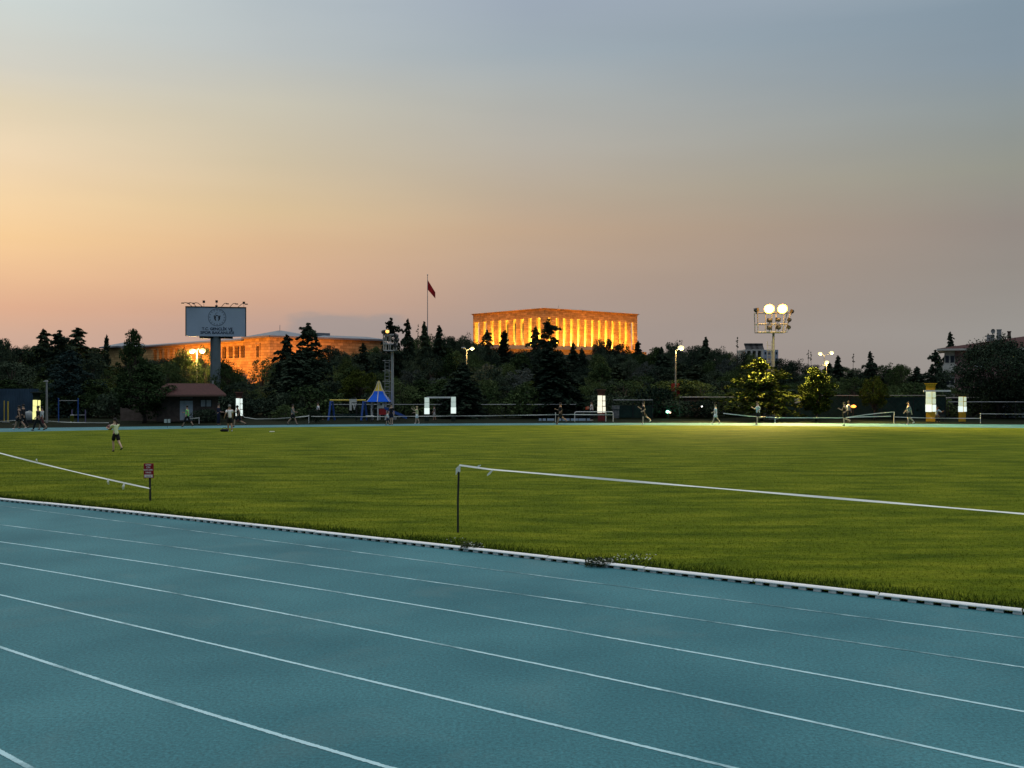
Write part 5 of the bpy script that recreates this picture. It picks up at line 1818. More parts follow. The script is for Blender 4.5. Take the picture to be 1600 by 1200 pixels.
# ------------------------------------------------------------------ near posts, tapes and sign
def ribbon(name, pts, h, m, label=None, cat=None, group=None, parent=None, twist=0.0, seed=0, sag=0.0, thick=0.004, tilt=0.0):
    """a strip of tape standing on edge through the points, with a little twist"""
    r_ = random.Random(seed)
    P = []
    pts = [Vector(p) for p in pts]
    for a, b in zip(pts, pts[1:]):
        n = max(6, int((b - a).length / 0.25))
        for i in range(n):
            t = i / n
            P.append(a.lerp(b, t) - Vector((0, 0, sag * 4 * t * (1 - t))))
    P.append(pts[-1])
    b_ = MB()
    ph_ = r_.uniform(0, 6)
    for i, p in enumerate(P):
        d_ = (P[min(i + 1, len(P) - 1)] - P[max(i - 1, 0)]).normalized()
        side = d_.cross(Vector((0, 0, 1))).normalized()
        tw = tilt + twist * math.sin(ph_ + i * 0.35) + twist * 0.5 * math.sin(i * 0.13)
        up = (Vector((0, 0, 1)) * math.cos(tw) + side * math.sin(tw)).normalized() * h / 2
        nn_ = d_.cross(up).normalized() * thick / 2
        b_.v += [tuple(p - up - nn_), tuple(p + up - nn_), tuple(p + up + nn_), tuple(p - up + nn_)]
    for i in range(len(P) - 1):
        for k in range(4):
            k2 = (k + 1) % 4
            b_.f.append((4 * i + k, 4 * i + k2, 4 * i + 4 + k2, 4 * i + 4 + k))
    o = b_.build(name, m, parent)
    return tag(o, label, cat, group) if label else o


def flutter(at_, dv, w, m, parent):
    a = Vector(at_)
    b = a + Vector(dv)
    s_ = Vector((w / 2, 0, 0)) if abs(dv[2]) > abs(dv[0]) * 1.2 else Vector((0, 0, w / 2))
    mid = a.lerp(b, 0.55) + Vector((0, -0.03, 0))
    MB().quad(a - s_ * 0.4, a + s_ * 0.4, mid + s_ * 1.3, mid - s_ * 1.3).quad(mid - s_ * 1.3, mid + s_ * 1.3, b + s_ * 0.7, b - s_ * 0.7).build('knot_end', m, parent)


p0 = gpt(715.5, 833)
tpost = empty('tape_post', p0, 0, 'thin dark stake at the kerb with white tape tied round its top', 'post')
zt_ = 3.3 - (733 - HZ) / F * p0.y
MB().tube([(0, 0, 0), (0.0, 0, zt_ * 0.5), (0.02, 0, zt_)], [0.024, 0.022, 0.022], 10).build('stake', M_steeldk, tpost)
MB().tube([(0.02, 0, zt_ - 0.05), (0.02, 0, zt_ + 0.05)], 0.035, 10).quad((-0.045, -0.04, zt_ + 0.02), (0.0, -0.04, zt_ + 0.06), (0.0, -0.04, zt_ - 0.06), (-0.045, -0.045, zt_ - 0.13)) \
    .quad((0.01, -0.045, zt_ + 0.08), (0.06, -0.045, zt_ + 0.06), (0.05, -0.045, zt_ - 0.07), (0.012, -0.045, zt_ - 0.05)).build('tape_wrap', M_tape, tpost)
a = p0 + Vector((0.03, -0.02, zt_ + 0.09))
pk, tk, nk = kpos(np.argmin([0]) or 0)
# the far end of the tape runs along the kerb to a stake beyond the right edge
b = gpt(1600, 803, 0)
zend = zt_ - 0.05
dend = (CH - zend) * F / (803 - HZ)
b = Vector(((1600 - 800) / F * dend, dend, zend))
c_ = a + (b - a) * 1.25
o = ribbon('barrier_tape', [a, a.lerp(b, 0.08) - Vector((0, 0, 0.035)), b, c_], 0.040, M_tape, 'white tape from the thin stake along the kerb out of the right side', 'tape', twist=0.35, seed=4, tilt=-0.85)
flutter(a.lerp(b, 0.042) - Vector((0, 0, 0.02)), (0.12, -0.02, 0.05), 0.03, M_tape, o)
flutter(a.lerp(b, 0.087) - Vector((0, 0, 0.04)), (-0.13, -0.02, -0.11), 0.05, M_tape, o)
e = empty('tape_post', (c_.x, c_.y, 0), 0, 'dark stake holding the tape beyond the right edge', 'post')
MB().tube([(0, 0, 0), (0, 0, c_.z + 0.05)], 0.022, 10).build('stake', M_steeldk, e)

ps = gpt(234.5, 783)
sg = empty('red_sign', ps, 0, 'small red notice with white lines of writing on a black stake', 'sign')
s = ps.y / F
zs = lambda y: CH - (y - HZ) * s
MB().tube([(0, 0.02, 0), (-0.02, 0.02, zs(724))], 0.030, 10).build('stake', M_steeldk, sg)
xs_ = lambda p: (p - 234.5) * s
M_signred = mat('dark_red_sign', (0.30, 0.012, 0.022), 0.6, 0.1, 3)
M_pinkw = mat('white_lettering', (0.80, 0.72, 0.72), 0.7, 0.03, 5)
MB().b2(xs_(225), xs_(240.5), -0.03, -0.013, zs(747), zs(724)).build('panel', M_signred, sg, bevel=0.004)
for yy, wl, t_ in ((726.5, 8.5, 'LÜTFEN'), (730.3, 6.0, 'ÇİM'), (734.2, 14.0, 'SAHAYA ÇIKMA'), (738.3, 9.5, 'YINIZ')):
    o = text('lettering', t_, 0.055, (xs_(232.3), -0.033, zs(yy)), M_pinkw, sg, ext=0.0015, bold=0.002)
    wcur = o.dimensions.x if o.dimensions.x > 0 else 0.2
    bpy.context.view_layer.update()
    wcur = max(0.02, max(v.co.x for v in o.data.vertices) - min(v.co.x for v in o.data.vertices))
    o.scale.x = wl * s / wcur
lp_ = MB().b2(xs_(226.3), xs_(239.2), -0.038, -0.031, zs(745.8), zs(741.4)).build('white_label', M_pinkw, sg)
MB().b2(xs_(229.3), xs_(233.3), -0.041, -0.0385, zs(744.3), zs(743.5)).b2(xs_(234.5), xs_(236.2), -0.041, -0.0385, zs(744.6), zs(743.0)).build('label_mark', M_conc, lp_)
a = ps + Vector((0, -0.02, zs(763)))
zb_ = 1.05
db = (CH - zb_) * F / (708 - HZ)
b = Vector(((0 - 800) / F * db, db, zb_))
c_ = a + (b - a) * 1.3
o = ribbon('barrier_tape', [a, b, c_], 0.042, M_tape, 'white tape running from the red notice out of the left side', 'tape', twist=0.35, seed=9, sag=0.03, tilt=0.85)
flutter(a.lerp(b, 0.25), (0.02, -0.02, -0.17), 0.05, M_tape, o)
flutter(a.lerp(b, 0.15), (-0.03, -0.02, -0.20), 0.06, M_tape, o)
flutter(a.lerp(b, 0.72), (-0.03, -0.02, 0.10), 0.04, M_tape, o)
e = empty('tape_post', (c_.x, c_.y, 0), 0, 'dark stake holding the tape beyond the left edge', 'post')
MB().tube([(0, 0, 0), (0, 0, c_.z + 0.05)], 0.022, 10).build('stake', M_steeldk, e)

# tapes strung along the far side
def far_tape(pts, d, label, posts=(), h=0.07, m=M_tape, seed=0, sag=0.0):
    P = [at(x, y, d) for x, y in pts]
    o = ribbon('barrier_tape', P, h, m, label, 'tape', twist=0.3, seed=seed, sag=sag, thick=0.01)
    for (x, y0, lab) in posts:
        q = at(x, y0, d + 0.05)
        e = empty('tape_post', (q.x, q.y, 0), 0, lab, 'post')
        MB().tube([(0, 0, 0), (0, 0, q.z)], 0.028, 8).build('stake', M_steeldk if lab.startswith('dark') else M_white, e)
        MB().tube([(0, 0, q.z - 0.06), (0, 0, q.z + 0.02)], 0.045, 8).build('cap', M_tape, e)
far_tape([(-20, 660), (28, 656.5), (52, 656.5), (90, 659), (111, 660), (150, 660.5), (170, 660.5)], 86.5, 'thin white tape before the blue fence and the yellow lit pillar',
         [(28, 656, 'dark stake behind the walking pair at the left'), (111, 659, 'dark stake beside the small bin')], 0.05, seed=1)
far_tape([(-20, 665), (26, 663)], 85.6, 'second lower white tape at the left edge', (), 0.06, seed=2)
far_tape([(288, 654.5), (310, 653)], 85, 'short white tape behind the neon runner', [(311, 652.5, 'white-topped stake right of the neon runner')], 0.06, seed=3)
far_tape([(376, 645), (382, 652), (400, 654.5), (430, 654.3), (462, 652), (482, 650)], 86.2, 'bold white tape from the dark runner to the round clipped bush',
         [(482.5, 649, 'white-topped stake left of the round clipped bush')], 0.06, seed=4)
far_tape([(486, 650.5), (560, 651), (640, 650.5), (700, 650), (760, 649.6), (898, 647.5), (958, 648.2)], 88, 'long thin white tape before the playground and the gate of lit posts',
         [(868, 645, 'white stake left of the black-clad jogger'), (580, 649, 'dark stake before the play tower')], 0.05, seed=5)
far_tape([(1130, 645.8), (1168, 650), (1210, 652.5)], 84.5, 'bold white tape sloping behind the runner in the pale blue shirt',
         [(1211, 652, 'white-topped stake right of the runner in the pale blue shirt')], 0.06, seed=6)
far_tape([(1212, 652.8), (1310, 653), (1340, 651.5), (1392, 650.3)], 84.8, 'white tape before the teardrop tree', (), 0.055, seed=7)
far_tape([(1318, 653), (1352, 648), (1380, 645), (1396, 643.7)], 86, 'second tape rising to the hooked white stake', [(1397, 644, 'hooked white stake left of the walker in grey')], 0.06, seed=8)
far_tape([(1398, 651.5), (1460, 653.5), (1531, 653.7)], 86, 'white tape before the two yellow pillars', [(1532, 646, 'white stake right of the shorter yellow pillar')], 0.055, seed=9)
far_tape([(1532, 646.5), (1640, 647.5)], 86.3, 'faint white tape leaving at the right edge', (), 0.035, seed=10)

# flowering weeds growing over the kerb
M_flower = mat('white_petals', (0.80, 0.82, 0.74), 0.7, 0.05, 5)
M_weed = mat('dark_weed_leaves', (0.055, 0.070, 0.030), 0.9, 0.4, 8)


def weeds(px, py, w, label, n_leaf, n_fl, seed):
    r_ = random.Random(seed)
    p = gpt(px, py, 0.05)
    e = empty('flowering_weed', (p.x, p.y, 0), 0, label, 'weeds')
    b_, f__ = MB(), MB()
    for i in range(n_leaf):
        a_, rr_ = r_.uniform(0, 6.28), w * 0.5 * math.sqrt(r_.random())
        x, y, z = rr_ * math.cos(a_), rr_ * math.sin(a_) * 0.6, r_.uniform(0.01, 0.15) * (1 - (rr_ / w) ** 2)
        s_ = r_.uniform(0.012, 0.034)
        d1 = Vector((r_.gauss(0, 1), r_.gauss(0, 1), r_.gauss(0, 1))).normalized() * s_
        d2 = d1.cross(Vector((r_.gauss(0, 1), r_.gauss(0, 1), 1))).normalized() * s_ * 0.6
        c = Vector((x, y, z + 0.02))
        b_.quad(c - d1, c + d2, c + d1, c - d2)
        if i % 6 == 0:
            b_.tube([(x * 0.7, y * 0.7, 0), c], 0.003, 3, cap=False)
    b_.build('leaves', M_weed, e)
    for i in range(n_fl):
        a_, rr_ = r_.uniform(0, 6.28), w * 0.55 * math.sqrt(r_.random())
        c = Vector((rr_ * math.cos(a_), rr_ * math.sin(a_) * 0.6, r_.uniform(0.05, 0.15)))
        for k in range(5):
            t = k * 1.2566
            s_ = r_.uniform(0.010, 0.016)
            f__.quad(c, c + Vector((math.cos(t) * s_, math.sin(t) * s_, 0.004)), c + Vector((math.cos(t + .6) * s_ * 1.5, math.sin(t + .6) * s_ * 1.5, 0.01)), c + Vector((math.cos(t + 1.2) * s_, math.sin(t + 1.2) * s_, 0.004)))
    f__.build('flowers', M_flower, e)
    return e


weeds(737, 857, 0.46, 'small clump of white-flowered weeds over the kerb right of the thin stake', 260, 26, 1)
weeds(938, 881, 0.56, 'larger dark weed clump with white flowers breaking the kerb line', 380, 34, 2)
weeds(990, 876, 1.0, 'sparse white flowers in the grass behind the larger weed clump', 60, 34, 3)
weeds(715, 848, 0.5, 'faint scatter of tiny flowers at the foot of the thin stake', 40, 5, 4)
o = MB().box((0, 0, 0.03), (0.35, 0.18, 0.05), 0, 0.8).build('white_rag', M_tape)
o.location = gpt(425, 675)
tag(o, 'small white scrap lying on the grass far out', 'scrap')

# ------------------------------------------------------------------ people
def skin(name, V, E_, rad, m, parent, levels=1, root=0):
    me = bpy.data.meshes.new(name)
    me.from_pydata([tuple(v) for v in V], E_, [])
    me.materials.append(m)
    o = bpy.data.objects.new(name, me)
    COL.objects.link(o)
    o.parent = parent
    bm = bmesh.new()
    bm.from_mesh(me)
    lay = bm.verts.layers.skin.verify()
    bm.verts.ensure_lookup_table()
    for i, v in enumerate(bm.verts):
        r = rad[i]
        v[lay].radius = r if isinstance(r, tuple) else (r, r)
        v[lay].use_root = (i == root)
    bm.to_mesh(me)
    bm.free()
    md = o.modifiers.new('skin', 'SKIN')
    md.use_smooth_shade = True
    md.branch_smoothing = 0.4
    sb = o.modifiers.new('sub', 'SUBSURF')
    sb.levels = sb.render_levels = levels
    return o


SKIN_M = mat('light_brown_skin', (0.42, 0.25, 0.17), 0.6, 0.08, 6)
SKIN_P = mat('pale_skin', (0.60, 0.40, 0.30), 0.6, 0.08, 6)
HAIR = mat('dark_hair', (0.012, 0.010, 0.009), 0.7, 0.3, 20)
HAIR_G = mat('grey_hair', (0.25, 0.24, 0.23), 0.8, 0.2, 20)
SOLE = mat('white_shoes', (0.75, 0.76, 0.74), 0.6, 0.05, 8)
SOLED = mat('black_shoes', (0.02, 0.02, 0.022), 0.6, 0.2, 8)
def cl(n, c):
    return mat(n, c, 0.85, 0.12, 5)
C_blk, C_navy, C_wht, C_neon = cl('black_cloth', (0.015, 0.015, 0.017)), cl('navy_cloth', (0.015, 0.02, 0.05)), cl('white_cloth', (0.88, 0.88, 0.90)), cl('neon_green_cloth', (0.30, 0.85, 0.22))
C_lime, C_pblue, C_grey, C_lgrey = cl('pale_lime_cloth', (0.80, 0.92, 0.55)), cl('pale_blue_cloth', (0.50, 0.66, 0.78)), cl('grey_cloth', (0.22, 0.22, 0.22)), cl('light_grey_cloth', (0.5, 0.5, 0.5))
C_yel = cl('pale_yellow_cloth', (0.70, 0.66, 0.36))
C_mar = cl('maroon_cloth', (0.12, 0.03, 0.035))


def person(loc, face, h, label, legs, arms, top, bottom, shoes=SOLE, skinm=SKIN_M, hair=HAIR, lean=0.0, sleeves=0.5, legcover=0.45, longhair=False,
           sit=None, skirt=False, group='people around the far track', bend=0.0, headturn=0.0):
    """legs: [(thigh deg fwd, knee flex deg)] left,right; arms: [(upper deg fwd, elbow deg, outward deg)]"""
    k = h / 1.75
    e = empty('person', loc, face, label, 'person', group)
    LT, LS, LU, LF = 0.44 * k, 0.43 * k, 0.29 * k, 0.25 * k
    sn, cs = math.sin, math.cos
    J = {}
    J['pel'] = Vector((0, 0, 0))
    for i, sg_ in enumerate((1, -1)):
        a, b = R(legs[i][0]), R(legs[i][1])
        hip = Vector((0, sg_ * 0.085 * k, -0.03 * k))
        kn = hip + Vector((sn(a), 0, -cs(a))) * LT
        an = kn + Vector((sn(a - b), 0, -cs(a - b))) * LS
        ft = a - b
        toe = an + Vector((cs(ft * 0.6), 0, sn(ft * 0.6))) * 0.15 * k + Vector((0, 0, -0.045 * k))
        heel = an + Vector((-cs(ft * 0.6), 0, -sn(ft * 0.6))) * 0.05 * k + Vector((0, 0, -0.045 * k))
        J['hip', i], J['kn', i], J['an', i], J['toe', i], J['heel', i] = hip, kn, an, toe, heel
    la = R(lean)
    up = Vector((sn(la), 0, cs(la)))
    la2 = R(lean + bend)
    up2 = Vector((sn(la2), 0, cs(la2)))
    J['wa'] = up * 0.14 * k
    J['ch'] = J['wa'] + up2 * 0.24 * k
    J['nk'] = J['ch'] + up2 * 0.15 * k
    hv = Vector((sn(la2 * 0.55 + R(4)), 0, cs(la2 * 0.55 + R(4))))
    J['hd0'] = J['nk'] + hv * 0.09 * k
    J['hd1'] = J['nk'] + hv * 0.17 * k
    J['hd2'] = J['nk'] + hv * 0.235 * k
    for i, sg_ in enumerate((1, -1)):
        a, b, o_ = R(arms[i][0]), R(arms[i][1]), R(arms[i][2])
        sh = J['ch'] + up2 * 0.09 * k + Vector((0, sg_ * 0.165 * k, 0))
        d1 = Vector((sn(a) * cs(o_), sg_ * sn(o_), -cs(a) * cs(o_)))
        el = sh + d1 * LU
        d2 = Vector((sn(a + b) * cs(o_ * .5), sg_ * sn(o_ * .5) * (1 if b < 1.3 else -0.2), -cs(a + b) * cs(o_ * .5)))
        wr = el + d2 * LF
        J['sh', i], J['el', i], J['wr', i], J['hdir', i] = sh, el, wr, d2
    lowest = min(min(J['toe', i].z, J['heel', i].z) for i in (0, 1)) - 0.028 * k
    zoff = Vector((0, 0, -lowest if sit is None else sit))
    for q in J:
        if not (isinstance(q, tuple) and q[0] == 'hdir'):
            J[q] = J[q] + zoff
    # one continuous body
    V, Ed, Rr = [], [], []
    def add(p, r, link=None):
        r = tuple(x * 1.14 for x in r) if isinstance(r, tuple) else r * 1.16
        V.append(p)
        Rr.append(tuple(x * k for x in r) if isinstance(r, tuple) else r * k)
        if link is not None:
            Ed.append((link, len(V) - 1))
        return len(V) - 1
    pel = add(J['pel'], (0.12, 0.10))
    wa = add(J['wa'], (0.115, 0.09), pel)
    ch = add(J['ch'], (0.135, 0.10), wa)
    sb_ = add(J['ch'].lerp(J['nk'], 0.62), (0.10, 0.075), ch)
    nk = add(J['nk'], 0.052, sb_)
    hd0 = add(J['hd0'], (0.066, 0.075), nk)
    hd1 = add(J['hd1'], (0.076, 0.095), hd0)
    add(J['hd2'], (0.058, 0.07), hd1)
    for i in (0, 1):
        hp = add(J['hip', i].lerp(J['kn', i], 0.12), 0.088, pel)
        th = add(J['hip', i].lerp(J['kn', i], 0.5), 0.074, hp)
        kn = add(J['kn', i], 0.054, th)
        cf = add(J['kn', i].lerp(J['an', i], 0.32) + Vector((-0.012 * k, 0, 0)), 0.054, kn)
        an = add(J['an', i], 0.034, cf)
        add(J['toe', i].lerp(J['an', i], 0.15), (0.034, 0.024), an)
        sh = add(J['sh', i], 0.052, sb_)
        el = add(J['el', i], 0.037, sh)
        wr = add(J['wr', i], 0.025, el)
        hdn = J['hdir', i].normalized()
        side = hdn.cross(Vector((0, 1, 0))).normalized()
        pm = add(J['wr', i] + hdn * 0.06 * k, (0.034, 0.018), wr)
        for f_i, (off_, ln) in enumerate(((-0.028, 0.055), (-0.010, 0.068), (0.010, 0.072), (0.028, 0.062))):
            base_ = J['wr', i] + hdn * 0.095 * k + side * off_ * k
            t1 = add(base_, 0.009, pm)
            add(base_ + hdn * ln * 0.6 * k + Vector((0, -0.018 * k * (1 if i == 0 else -1), 0)), 0.0075, t1)
        tb = add(J['wr', i] + hdn * 0.045 * k + side * 0.045 * k, 0.011, pm)
        add(J['wr', i] + hdn * 0.075 * k + side * 0.066 * k, 0.009, tb)
    skin('body', V, Ed, Rr, skinm, e)
    # face: nose, eyes, mouth, ears as one small mesh
    fw = Vector((1, 0, 0))
    hc = J['hd1'] - hv * 0.01 * k
    fm = MB()
    fm.box(tuple(hc + fw * 0.094 * k - hv * 0.02 * k), (0.026 * k, 0.02 * k, 0.036 * k), 0, 0.6)
    for sg_ in (1, -1):
        fm.box(tuple(hc + Vector((-0.005 * k, sg_ * 0.079 * k, -0.012 * k))), (0.03 * k, 0.014 * k, 0.045 * k))
    fm.build('nose_and_ears', skinm, e)
    fd = MB()
    for sg_ in (1, -1):
        fd.ball(tuple(hc + Vector((0.083 * k, sg_ * 0.030 * k, 0.012 * k))), 0.010 * k, 6, 5)
    fd.box(tuple(hc + Vector((0.083 * k, 0, -0.052 * k))), (0.01 * k, 0.042 * k, 0.008 * k))
    fd.build('eyes_and_mouth', HAIR, e)
    # hair
    hb = MB()
    c_ = J['hd1'] + hv * 0.028 * k - fw * 0.012 * k
    nu_, nv_ = 14, 7
    for j in range(nv_ + 1):
        t = (0.02 + 0.60 * j / nv_) * math.pi
        for i in range(nu_):
            p = 2 * math.pi * i / nu_
            fr = max(0, cs(p))
            tt = t * (1 - 0.38 * fr)
            rr_ = 0.112 * k * (1 + 0.04 * sn(5 * p + j))
            hb.v.append(tuple(c_ + Vector((rr_ * 1.06 * sn(tt) * cs(p), rr_ * 0.88 * sn(tt) * sn(p), rr_ * cs(tt)))))
    for j in range(nv_):
        for i in range(nu_):
            i2 = (i + 1) % nu_
            hb.f.append((j * nu_ + i, (j + 1) * nu_ + i, (j + 1) * nu_ + i2, j * nu_ + i2))
    hb.f.append(tuple(range(nu_)))
    if longhair:
        hb.tube([c_ - fw * 0.09 * k, c_ - fw * 0.17 * k - Vector((0, 0, 0.03 * k)), c_ - fw * 0.21 * k - Vector((0, 0, 0.14 * k)), c_ - fw * 0.17 * k - Vector((0, 0, 0.26 * k))], [0.035 * k, 0.05 * k, 0.042 * k, 0.012 * k], 8)
    hb.build('hair', hair, e, True)
    # shirt
    V, Ed, Rr = [], [], []
    a0 = add(J['pel'] + Vector((0, 0, -0.075 * k)), (0.150, 0.122))
    a0 = add(J['pel'] + Vector((0, 0, 0.0 * k)), (0.146, 0.118), a0)
    a1 = add(J['wa'], (0.136, 0.108), a0)
    a2 = add(J['ch'], (0.155, 0.118), a1)
    a3 = add(J['ch'].lerp(J['nk'], 0.60), (0.112, 0.085), a2)
    for i in (0, 1):
        s1 = add(J['sh', i], 0.068, a3)
        if sleeves > 0.02:
            if sleeves <= 0.5:
                add(J['sh', i].lerp(J['el', i], sleeves * 1.7), 0.060, s1)
            else:
                s2 = add(J['el', i], 0.052, s1)
                add(J['el', i].lerp(J['wr', i], (sleeves - 0.5) * 2 * 0.96), 0.040, s2)
    skin('shirt', V, Ed, Rr, top, e)
    # shorts or trousers
    V, Ed, Rr = [], [], []
    a0 = add(J['pel'] + Vector((0, 0, 0.015 * k)), (0.140, 0.112))
    add(J['wa'].lerp(J['pel'], 0.35), (0.128, 0.102), a0)
    for i in (0, 1):
        h1 = add(J['hip', i].lerp(J['kn', i], 0.15), 0.105, a0)
        if legcover <= 0.5:
            add(J['hip', i].lerp(J['kn', i], min(1, legcover * 2)), 0.100, h1)
        else:
            h2 = add(J['kn', i], 0.072, h1)
            add(J['kn', i].lerp(J['an', i], (legcover - 0.5) * 2), 0.052, h2)
    skin('trousers' if legcover > 0.5 else 'shorts', V, Ed, Rr, bottom, e)
    for i in (0, 1):
        V, Ed, Rr = [], [], []
        a0 = add(J['heel', i], (0.040, 0.038))
        a1 = add(J['heel', i].lerp(J['toe', i], 0.55), (0.044, 0.036), a0)
        add(J['toe', i], (0.038, 0.026), a1)
        skin('shoe', V, Ed, Rr, shoes, e)
    return e, J


LFT, RGT, AWAY, TOW = math.pi, 0.0, math.pi / 2, -math.pi / 2
def gp(px, py):
    q = gpt(px, py)
    return (q.x, q.y, 0.0 if abs(py) > 0 else 0)
def on_track(px, py):
    q = gpt(px, py)
    return (q.x, q.y, 0.002)
WALK = [(24, 6), (-22, 18)]
WARM = [(-22, 12, 6), (22, 18, 6)]
RUN = [(34, 28), (-14, 62)]
RARM = [(-42, 85, 10), (34, 92, 10)]

# the girl with the ball, nearer on the grass
g0 = gpt(181, 706)
gl, GJ = person((g0.x, g0.y, 0.012), R(140), 1.60, 'person in a pale lime top and black shorts holding a dark ball on the grass', [(16, 22), (-20, 26)], [(38, 62, 8), (34, 70, 12)],
                C_lime, C_blk, SOLED, SKIN_P, HAIR, lean=8, sleeves=0.45, legcover=0.44, longhair=True, group=None)
bl = MB().ball((0, 0, 0), 0.135, 20, 14)
hb_ = (GJ['wr', 0] + GJ['wr', 1]) / 2 + (GJ['hdir', 0] + GJ['hdir', 1]).normalized() * 0.16
rz_ = Matrix.Rotation(R(140), 3, 'Z') @ hb_
bo = bl.build('ball', mat('dark_red_leather', (0.16, 0.05, 0.06), 0.5, 0.25, 6), smooth=True)
bo.location = (g0.x + rz_.x, g0.y + rz_.y, rz_.z)
tag(bo, 'dark red ball held out by the person in the pale lime top', 'ball')
sm_ = MB()
for a_ in (0, math.pi / 2):
    sm_.tube([(0.1355 * math.cos(t) * math.cos(a_), 0.1355 * math.cos(t) * math.sin(a_), 0.1355 * math.sin(t)) for t in np.linspace(0, 2 * math.pi, 25)], 0.003, 4, cap=False)
sm_.build('seam', C_lgrey, bo)

person(on_track(30, 671), LFT, 1.74, 'bare-legged leader of the walking pair at the left, in white shoes', WALK, WARM, C_blk, C_blk, SOLE, SKIN_M, sleeves=0.3, legcover=0.4)
person(on_track(36.5, 669.5), LFT, 1.78, 'person all in black half hidden behind the bare-legged walker at the left', [(18, 5), (-16, 14)], WARM, C_blk, C_blk, SOLED, SKIN_M, legcover=0.98, sleeves=0.9)
person(on_track(59.5, 673), LFT, 1.74, 'person in black walking in front of the yellow lit pillar', WALK, WARM, C_blk, C_blk, SOLED, SKIN_M, legcover=0.98, sleeves=0.6)
person(on_track(65.5, 671.5), LFT, 1.66, 'person in a white and black top just right of the yellow lit pillar', [(-20, 18), (18, 6)], WARM, C_lgrey, C_mar, SOLED, SKIN_M, legcover=0.6, sleeves=0.6)
person(on_track(292.5, 667), LFT, 1.66, 'walker in a neon green top before the hut door', [(26, 8), (-24, 16)], [(-30, 60, 8), (24, 70, 8)], C_neon, C_blk, SOLED, SKIN_M, legcover=0.72, sleeves=0.3)
person(on_track(341.5, 664.5), RGT, 1.70, 'dim figure in dark navy clothes standing at the right corner of the hut', [(3, 2), (-3, 3)], [(10, 60, 8), (5, 70, 8)], C_navy, C_navy, SOLED, SKIN_M, legcover=0.98, sleeves=0.9)
wm, WJ = person(on_track(359, 674.5), R(120), 1.82, 'person in a loose white shirt standing on the grass edge beside a bag', [(8, 6), (-10, 12)], [(-30, 50, 25), (10, 20, 12)], C_wht, C_blk, SOLE, SKIN_M, HAIR_G,
                sleeves=0.46, legcover=0.46, lean=6)
b = MB().ball((0, 0, 0.10), 0.17, 14, 8, (1.5, 0.8, 0.62))
b.tube([(-0.16, 0, 0.17), (-0.05, 0, 0.30), (0.08, 0, 0.30), (0.18, 0, 0.17)], 0.012, 6)
o = b.build('sports_bag', C_blk, smooth=True)
o.location = gpt(350.5, 674.8)
o.scale = (1.2, 1, 1)
tag(o, 'black sports bag lying on the grass left of the person in the loose white shirt', 'bag')
person(on_track(373, 667), LFT, 1.72, 'runner in dark clothes passing the lit pillar right of the hut', [(40, 30), (-18, 50)], [(-45, 80, 14), (36, 90, 12)], C_blk, C_blk, SOLED, SKIN_M, legcover=0.45, sleeves=0.5, lean=10)
person(on_track(457.5, 664), RGT, 1.68, 'walker in a dark top with bare legs between the hut and the play frame', WALK, [(-15, 30, 6), (20, 60, 6)], C_grey, C_blk, SOLED, SKIN_M, legcover=0.40, sleeves=0.1)
person((at(497, 600, 91).x, 91.0, 0), LFT, 1.70, 'person in white half hidden behind the round clipped bush', WALK, WARM, C_wht, C_blk, SOLED, SKIN_M, legcover=0.98)
person(on_track(611.5, 663.8), TOW, 1.62, 'person in a black top with a white pattern at the foot of the darker tower', [(6, 4), (-6, 8)], [(0, 20, 10), (4, 24, 10)], C_blk, C_navy, SOLED, SKIN_P, HAIR, longhair=True, legcover=0.4)
person(on_track(605.5, 664), LFT, 1.05, 'small child in white left of the person with the patterned black top', [(14, 8), (-12, 12)], [(10, 20, 8), (0, 20, 8)], C_wht, C_navy, SOLED, SKIN_P)
person(on_track(651.5, 662.3), LFT, 1.42, 'child in a pale yellow top swinging a racket left of the lit gate', [(12, 8), (-10, 10)], [(70, 60, 20), (20, 60, 10)], C_yel, C_wht, SOLE, SKIN_P, cl('blond_hair_colour', (0.42, 0.34, 0.18)), legcover=0.42)
person((at(678.5, 600, 93).x, 93, 0), LFT, 1.30, 'dim small figure in grey standing between the two lit gate posts', [(8, 8), (-8, 10)], [(10, 30, 8), (0, 30, 8)], C_grey, C_lgrey, SOLED, SKIN_M)
rk_ = empty('racket', (at(646.5, 638, 84.5).x, 84.5, at(0, 638, 84.5).z), 0, 'pale racket raised by the child in the pale yellow top', 'racket')
MB().tube([(0.16, 0, -0.12), (0.03, 0, -0.03)], 0.014, 6).build('handle', C_yel, rk_)
MB().tube([(-0.05 + 0.13 * math.cos(t), 0, 0.03 + 0.075 * math.sin(t)) for t in np.linspace(0, 6.283, 17)], 0.010, 5, cap=False).build('frame', C_yel, rk_)
person(on_track(875.5, 663), LFT, 1.76, 'black-clad jogger before the big black fir', [(20, 8), (-26, 30)], [(-30, 70, 10), (24, 80, 10)], C_blk, C_blk, SOLED, SKIN_M, legcover=0.42, sleeves=0.6)
person((at(924.5, 600, 92).x, 92, 0), LFT, 1.72, 'person in a white top behind the railing left of the cream lit pillar', [(4, 4), (-4, 6)], [(20, 80, 10), (10, 70, 10)], C_wht, C_blk, SOLE, SKIN_M, legcover=0.98, sleeves=0.3)
person(on_track(1005.5, 662.6), LFT, 1.78, 'runner in black with pale shoes, right of the railing', [(6, 4), (-34, 20)], [(-20, 80, 10), (30, 95, 10)], C_blk, C_blk, SOLE, SKIN_P, legcover=0.40, sleeves=0.5)
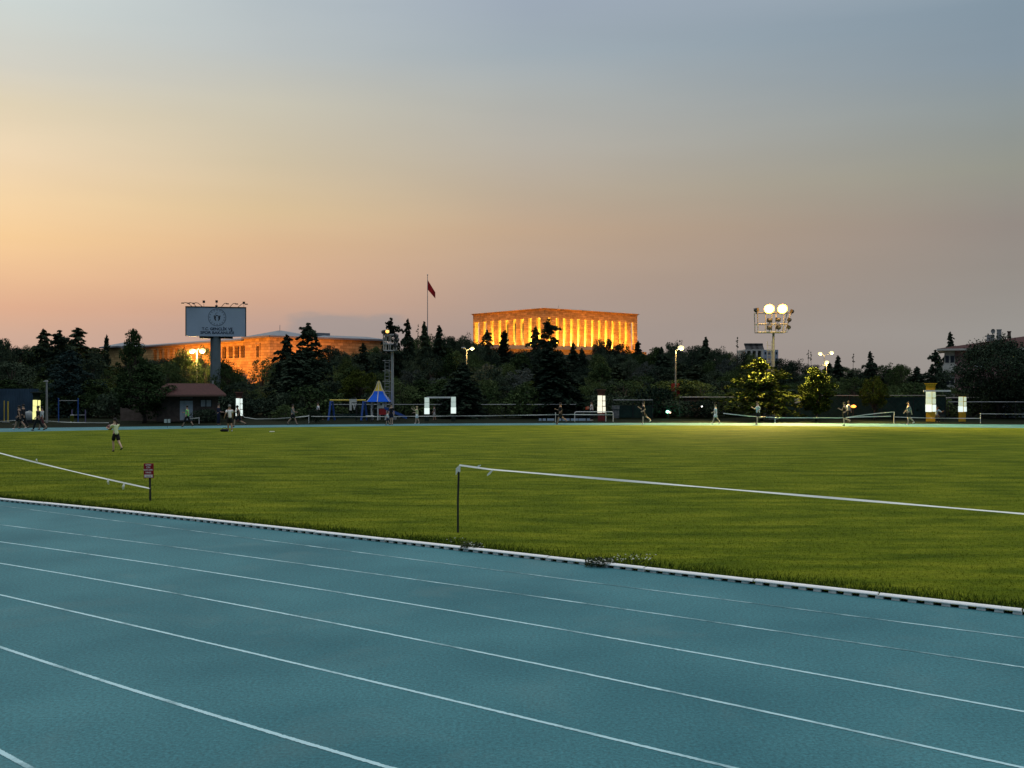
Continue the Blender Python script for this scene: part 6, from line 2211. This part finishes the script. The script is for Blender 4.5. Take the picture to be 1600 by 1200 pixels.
person(on_track(1118, 661.8), LFT, 1.62, 'walker in an all white outfit left of the sloping tape', [(22, 6), (-20, 14)], [(20, 40, 8), (-10, 20, 8)], C_wht, C_wht, SOLE, SKIN_P, legcover=0.42, sleeves=0.5)
person(on_track(1184.5, 663), LFT, 1.80, 'runner in a pale blue shirt and black shorts below the yellow lit cedar', [(12, 10), (-22, 80)], [(-40, 85, 12), (32, 90, 12)], C_pblue, C_blk, SOLED, SKIN_P, legcover=0.40, sleeves=0.5, lean=4)
person(on_track(1319.5, 665), LFT, 1.80, 'runner in a black sleeveless top right of the teardrop tree', [(10, 14), (-12, 60)], [(-30, 85, 12), (20, 95, 12)], C_blk, C_blk, SOLED, SKIN_P, legcover=0.42, sleeves=0.0)
person((at(1326, 600, 89).x, 89, 0), LFT, 1.76, 'dim figure in pale grey just behind the sleeveless runner', [(6, 4), (-6, 8)], WARM, C_lgrey, C_blk, SOLED, SKIN_M, legcover=0.98)
person(on_track(1420, 663.5), LFT, 1.78, 'walker in a grey shirt and black shorts left of the tall yellow pillar', [(10, 6), (-18, 30)], WARM, C_grey, C_blk, SOLE, SKIN_P, HAIR, legcover=0.42, sleeves=0.6)
bench(1464, 91.3, 1.4, 'dark bench between the two yellow pillars', M_steeldk, M_steeldk, True)
person((at(1463, 600, 91.0).x, 91.0, 0), TOW, 1.75, 'person in a pale striped shirt sitting between the two yellow pillars', [(80, 82), (76, 80)], [(50, 60, 30), (45, 60, 28)], C_pblue, C_blk, SOLED, SKIN_M, sit=0.53, legcover=0.98, sleeves=0.7, bend=22)
e = empty('red_banner', (at(917, 600, 93).x, 93, 0), 0, 'little orange-red pennant on a stake behind the railing', 'pennant')
MB().tube([(0.2, 0, 0), (0.2, 0, 1.3)], 0.015, 6).build('stake', M_steeldk, e)
MB().quad((0.2, 0, 1.28), (-0.12, 0.03, 1.22), (-0.1, 0.02, 0.98), (0.2, 0, 1.02)).build('cloth', mat('orange_red_cloth', (0.75, 0.12, 0.05), 0.7, 0.1, 5), e)
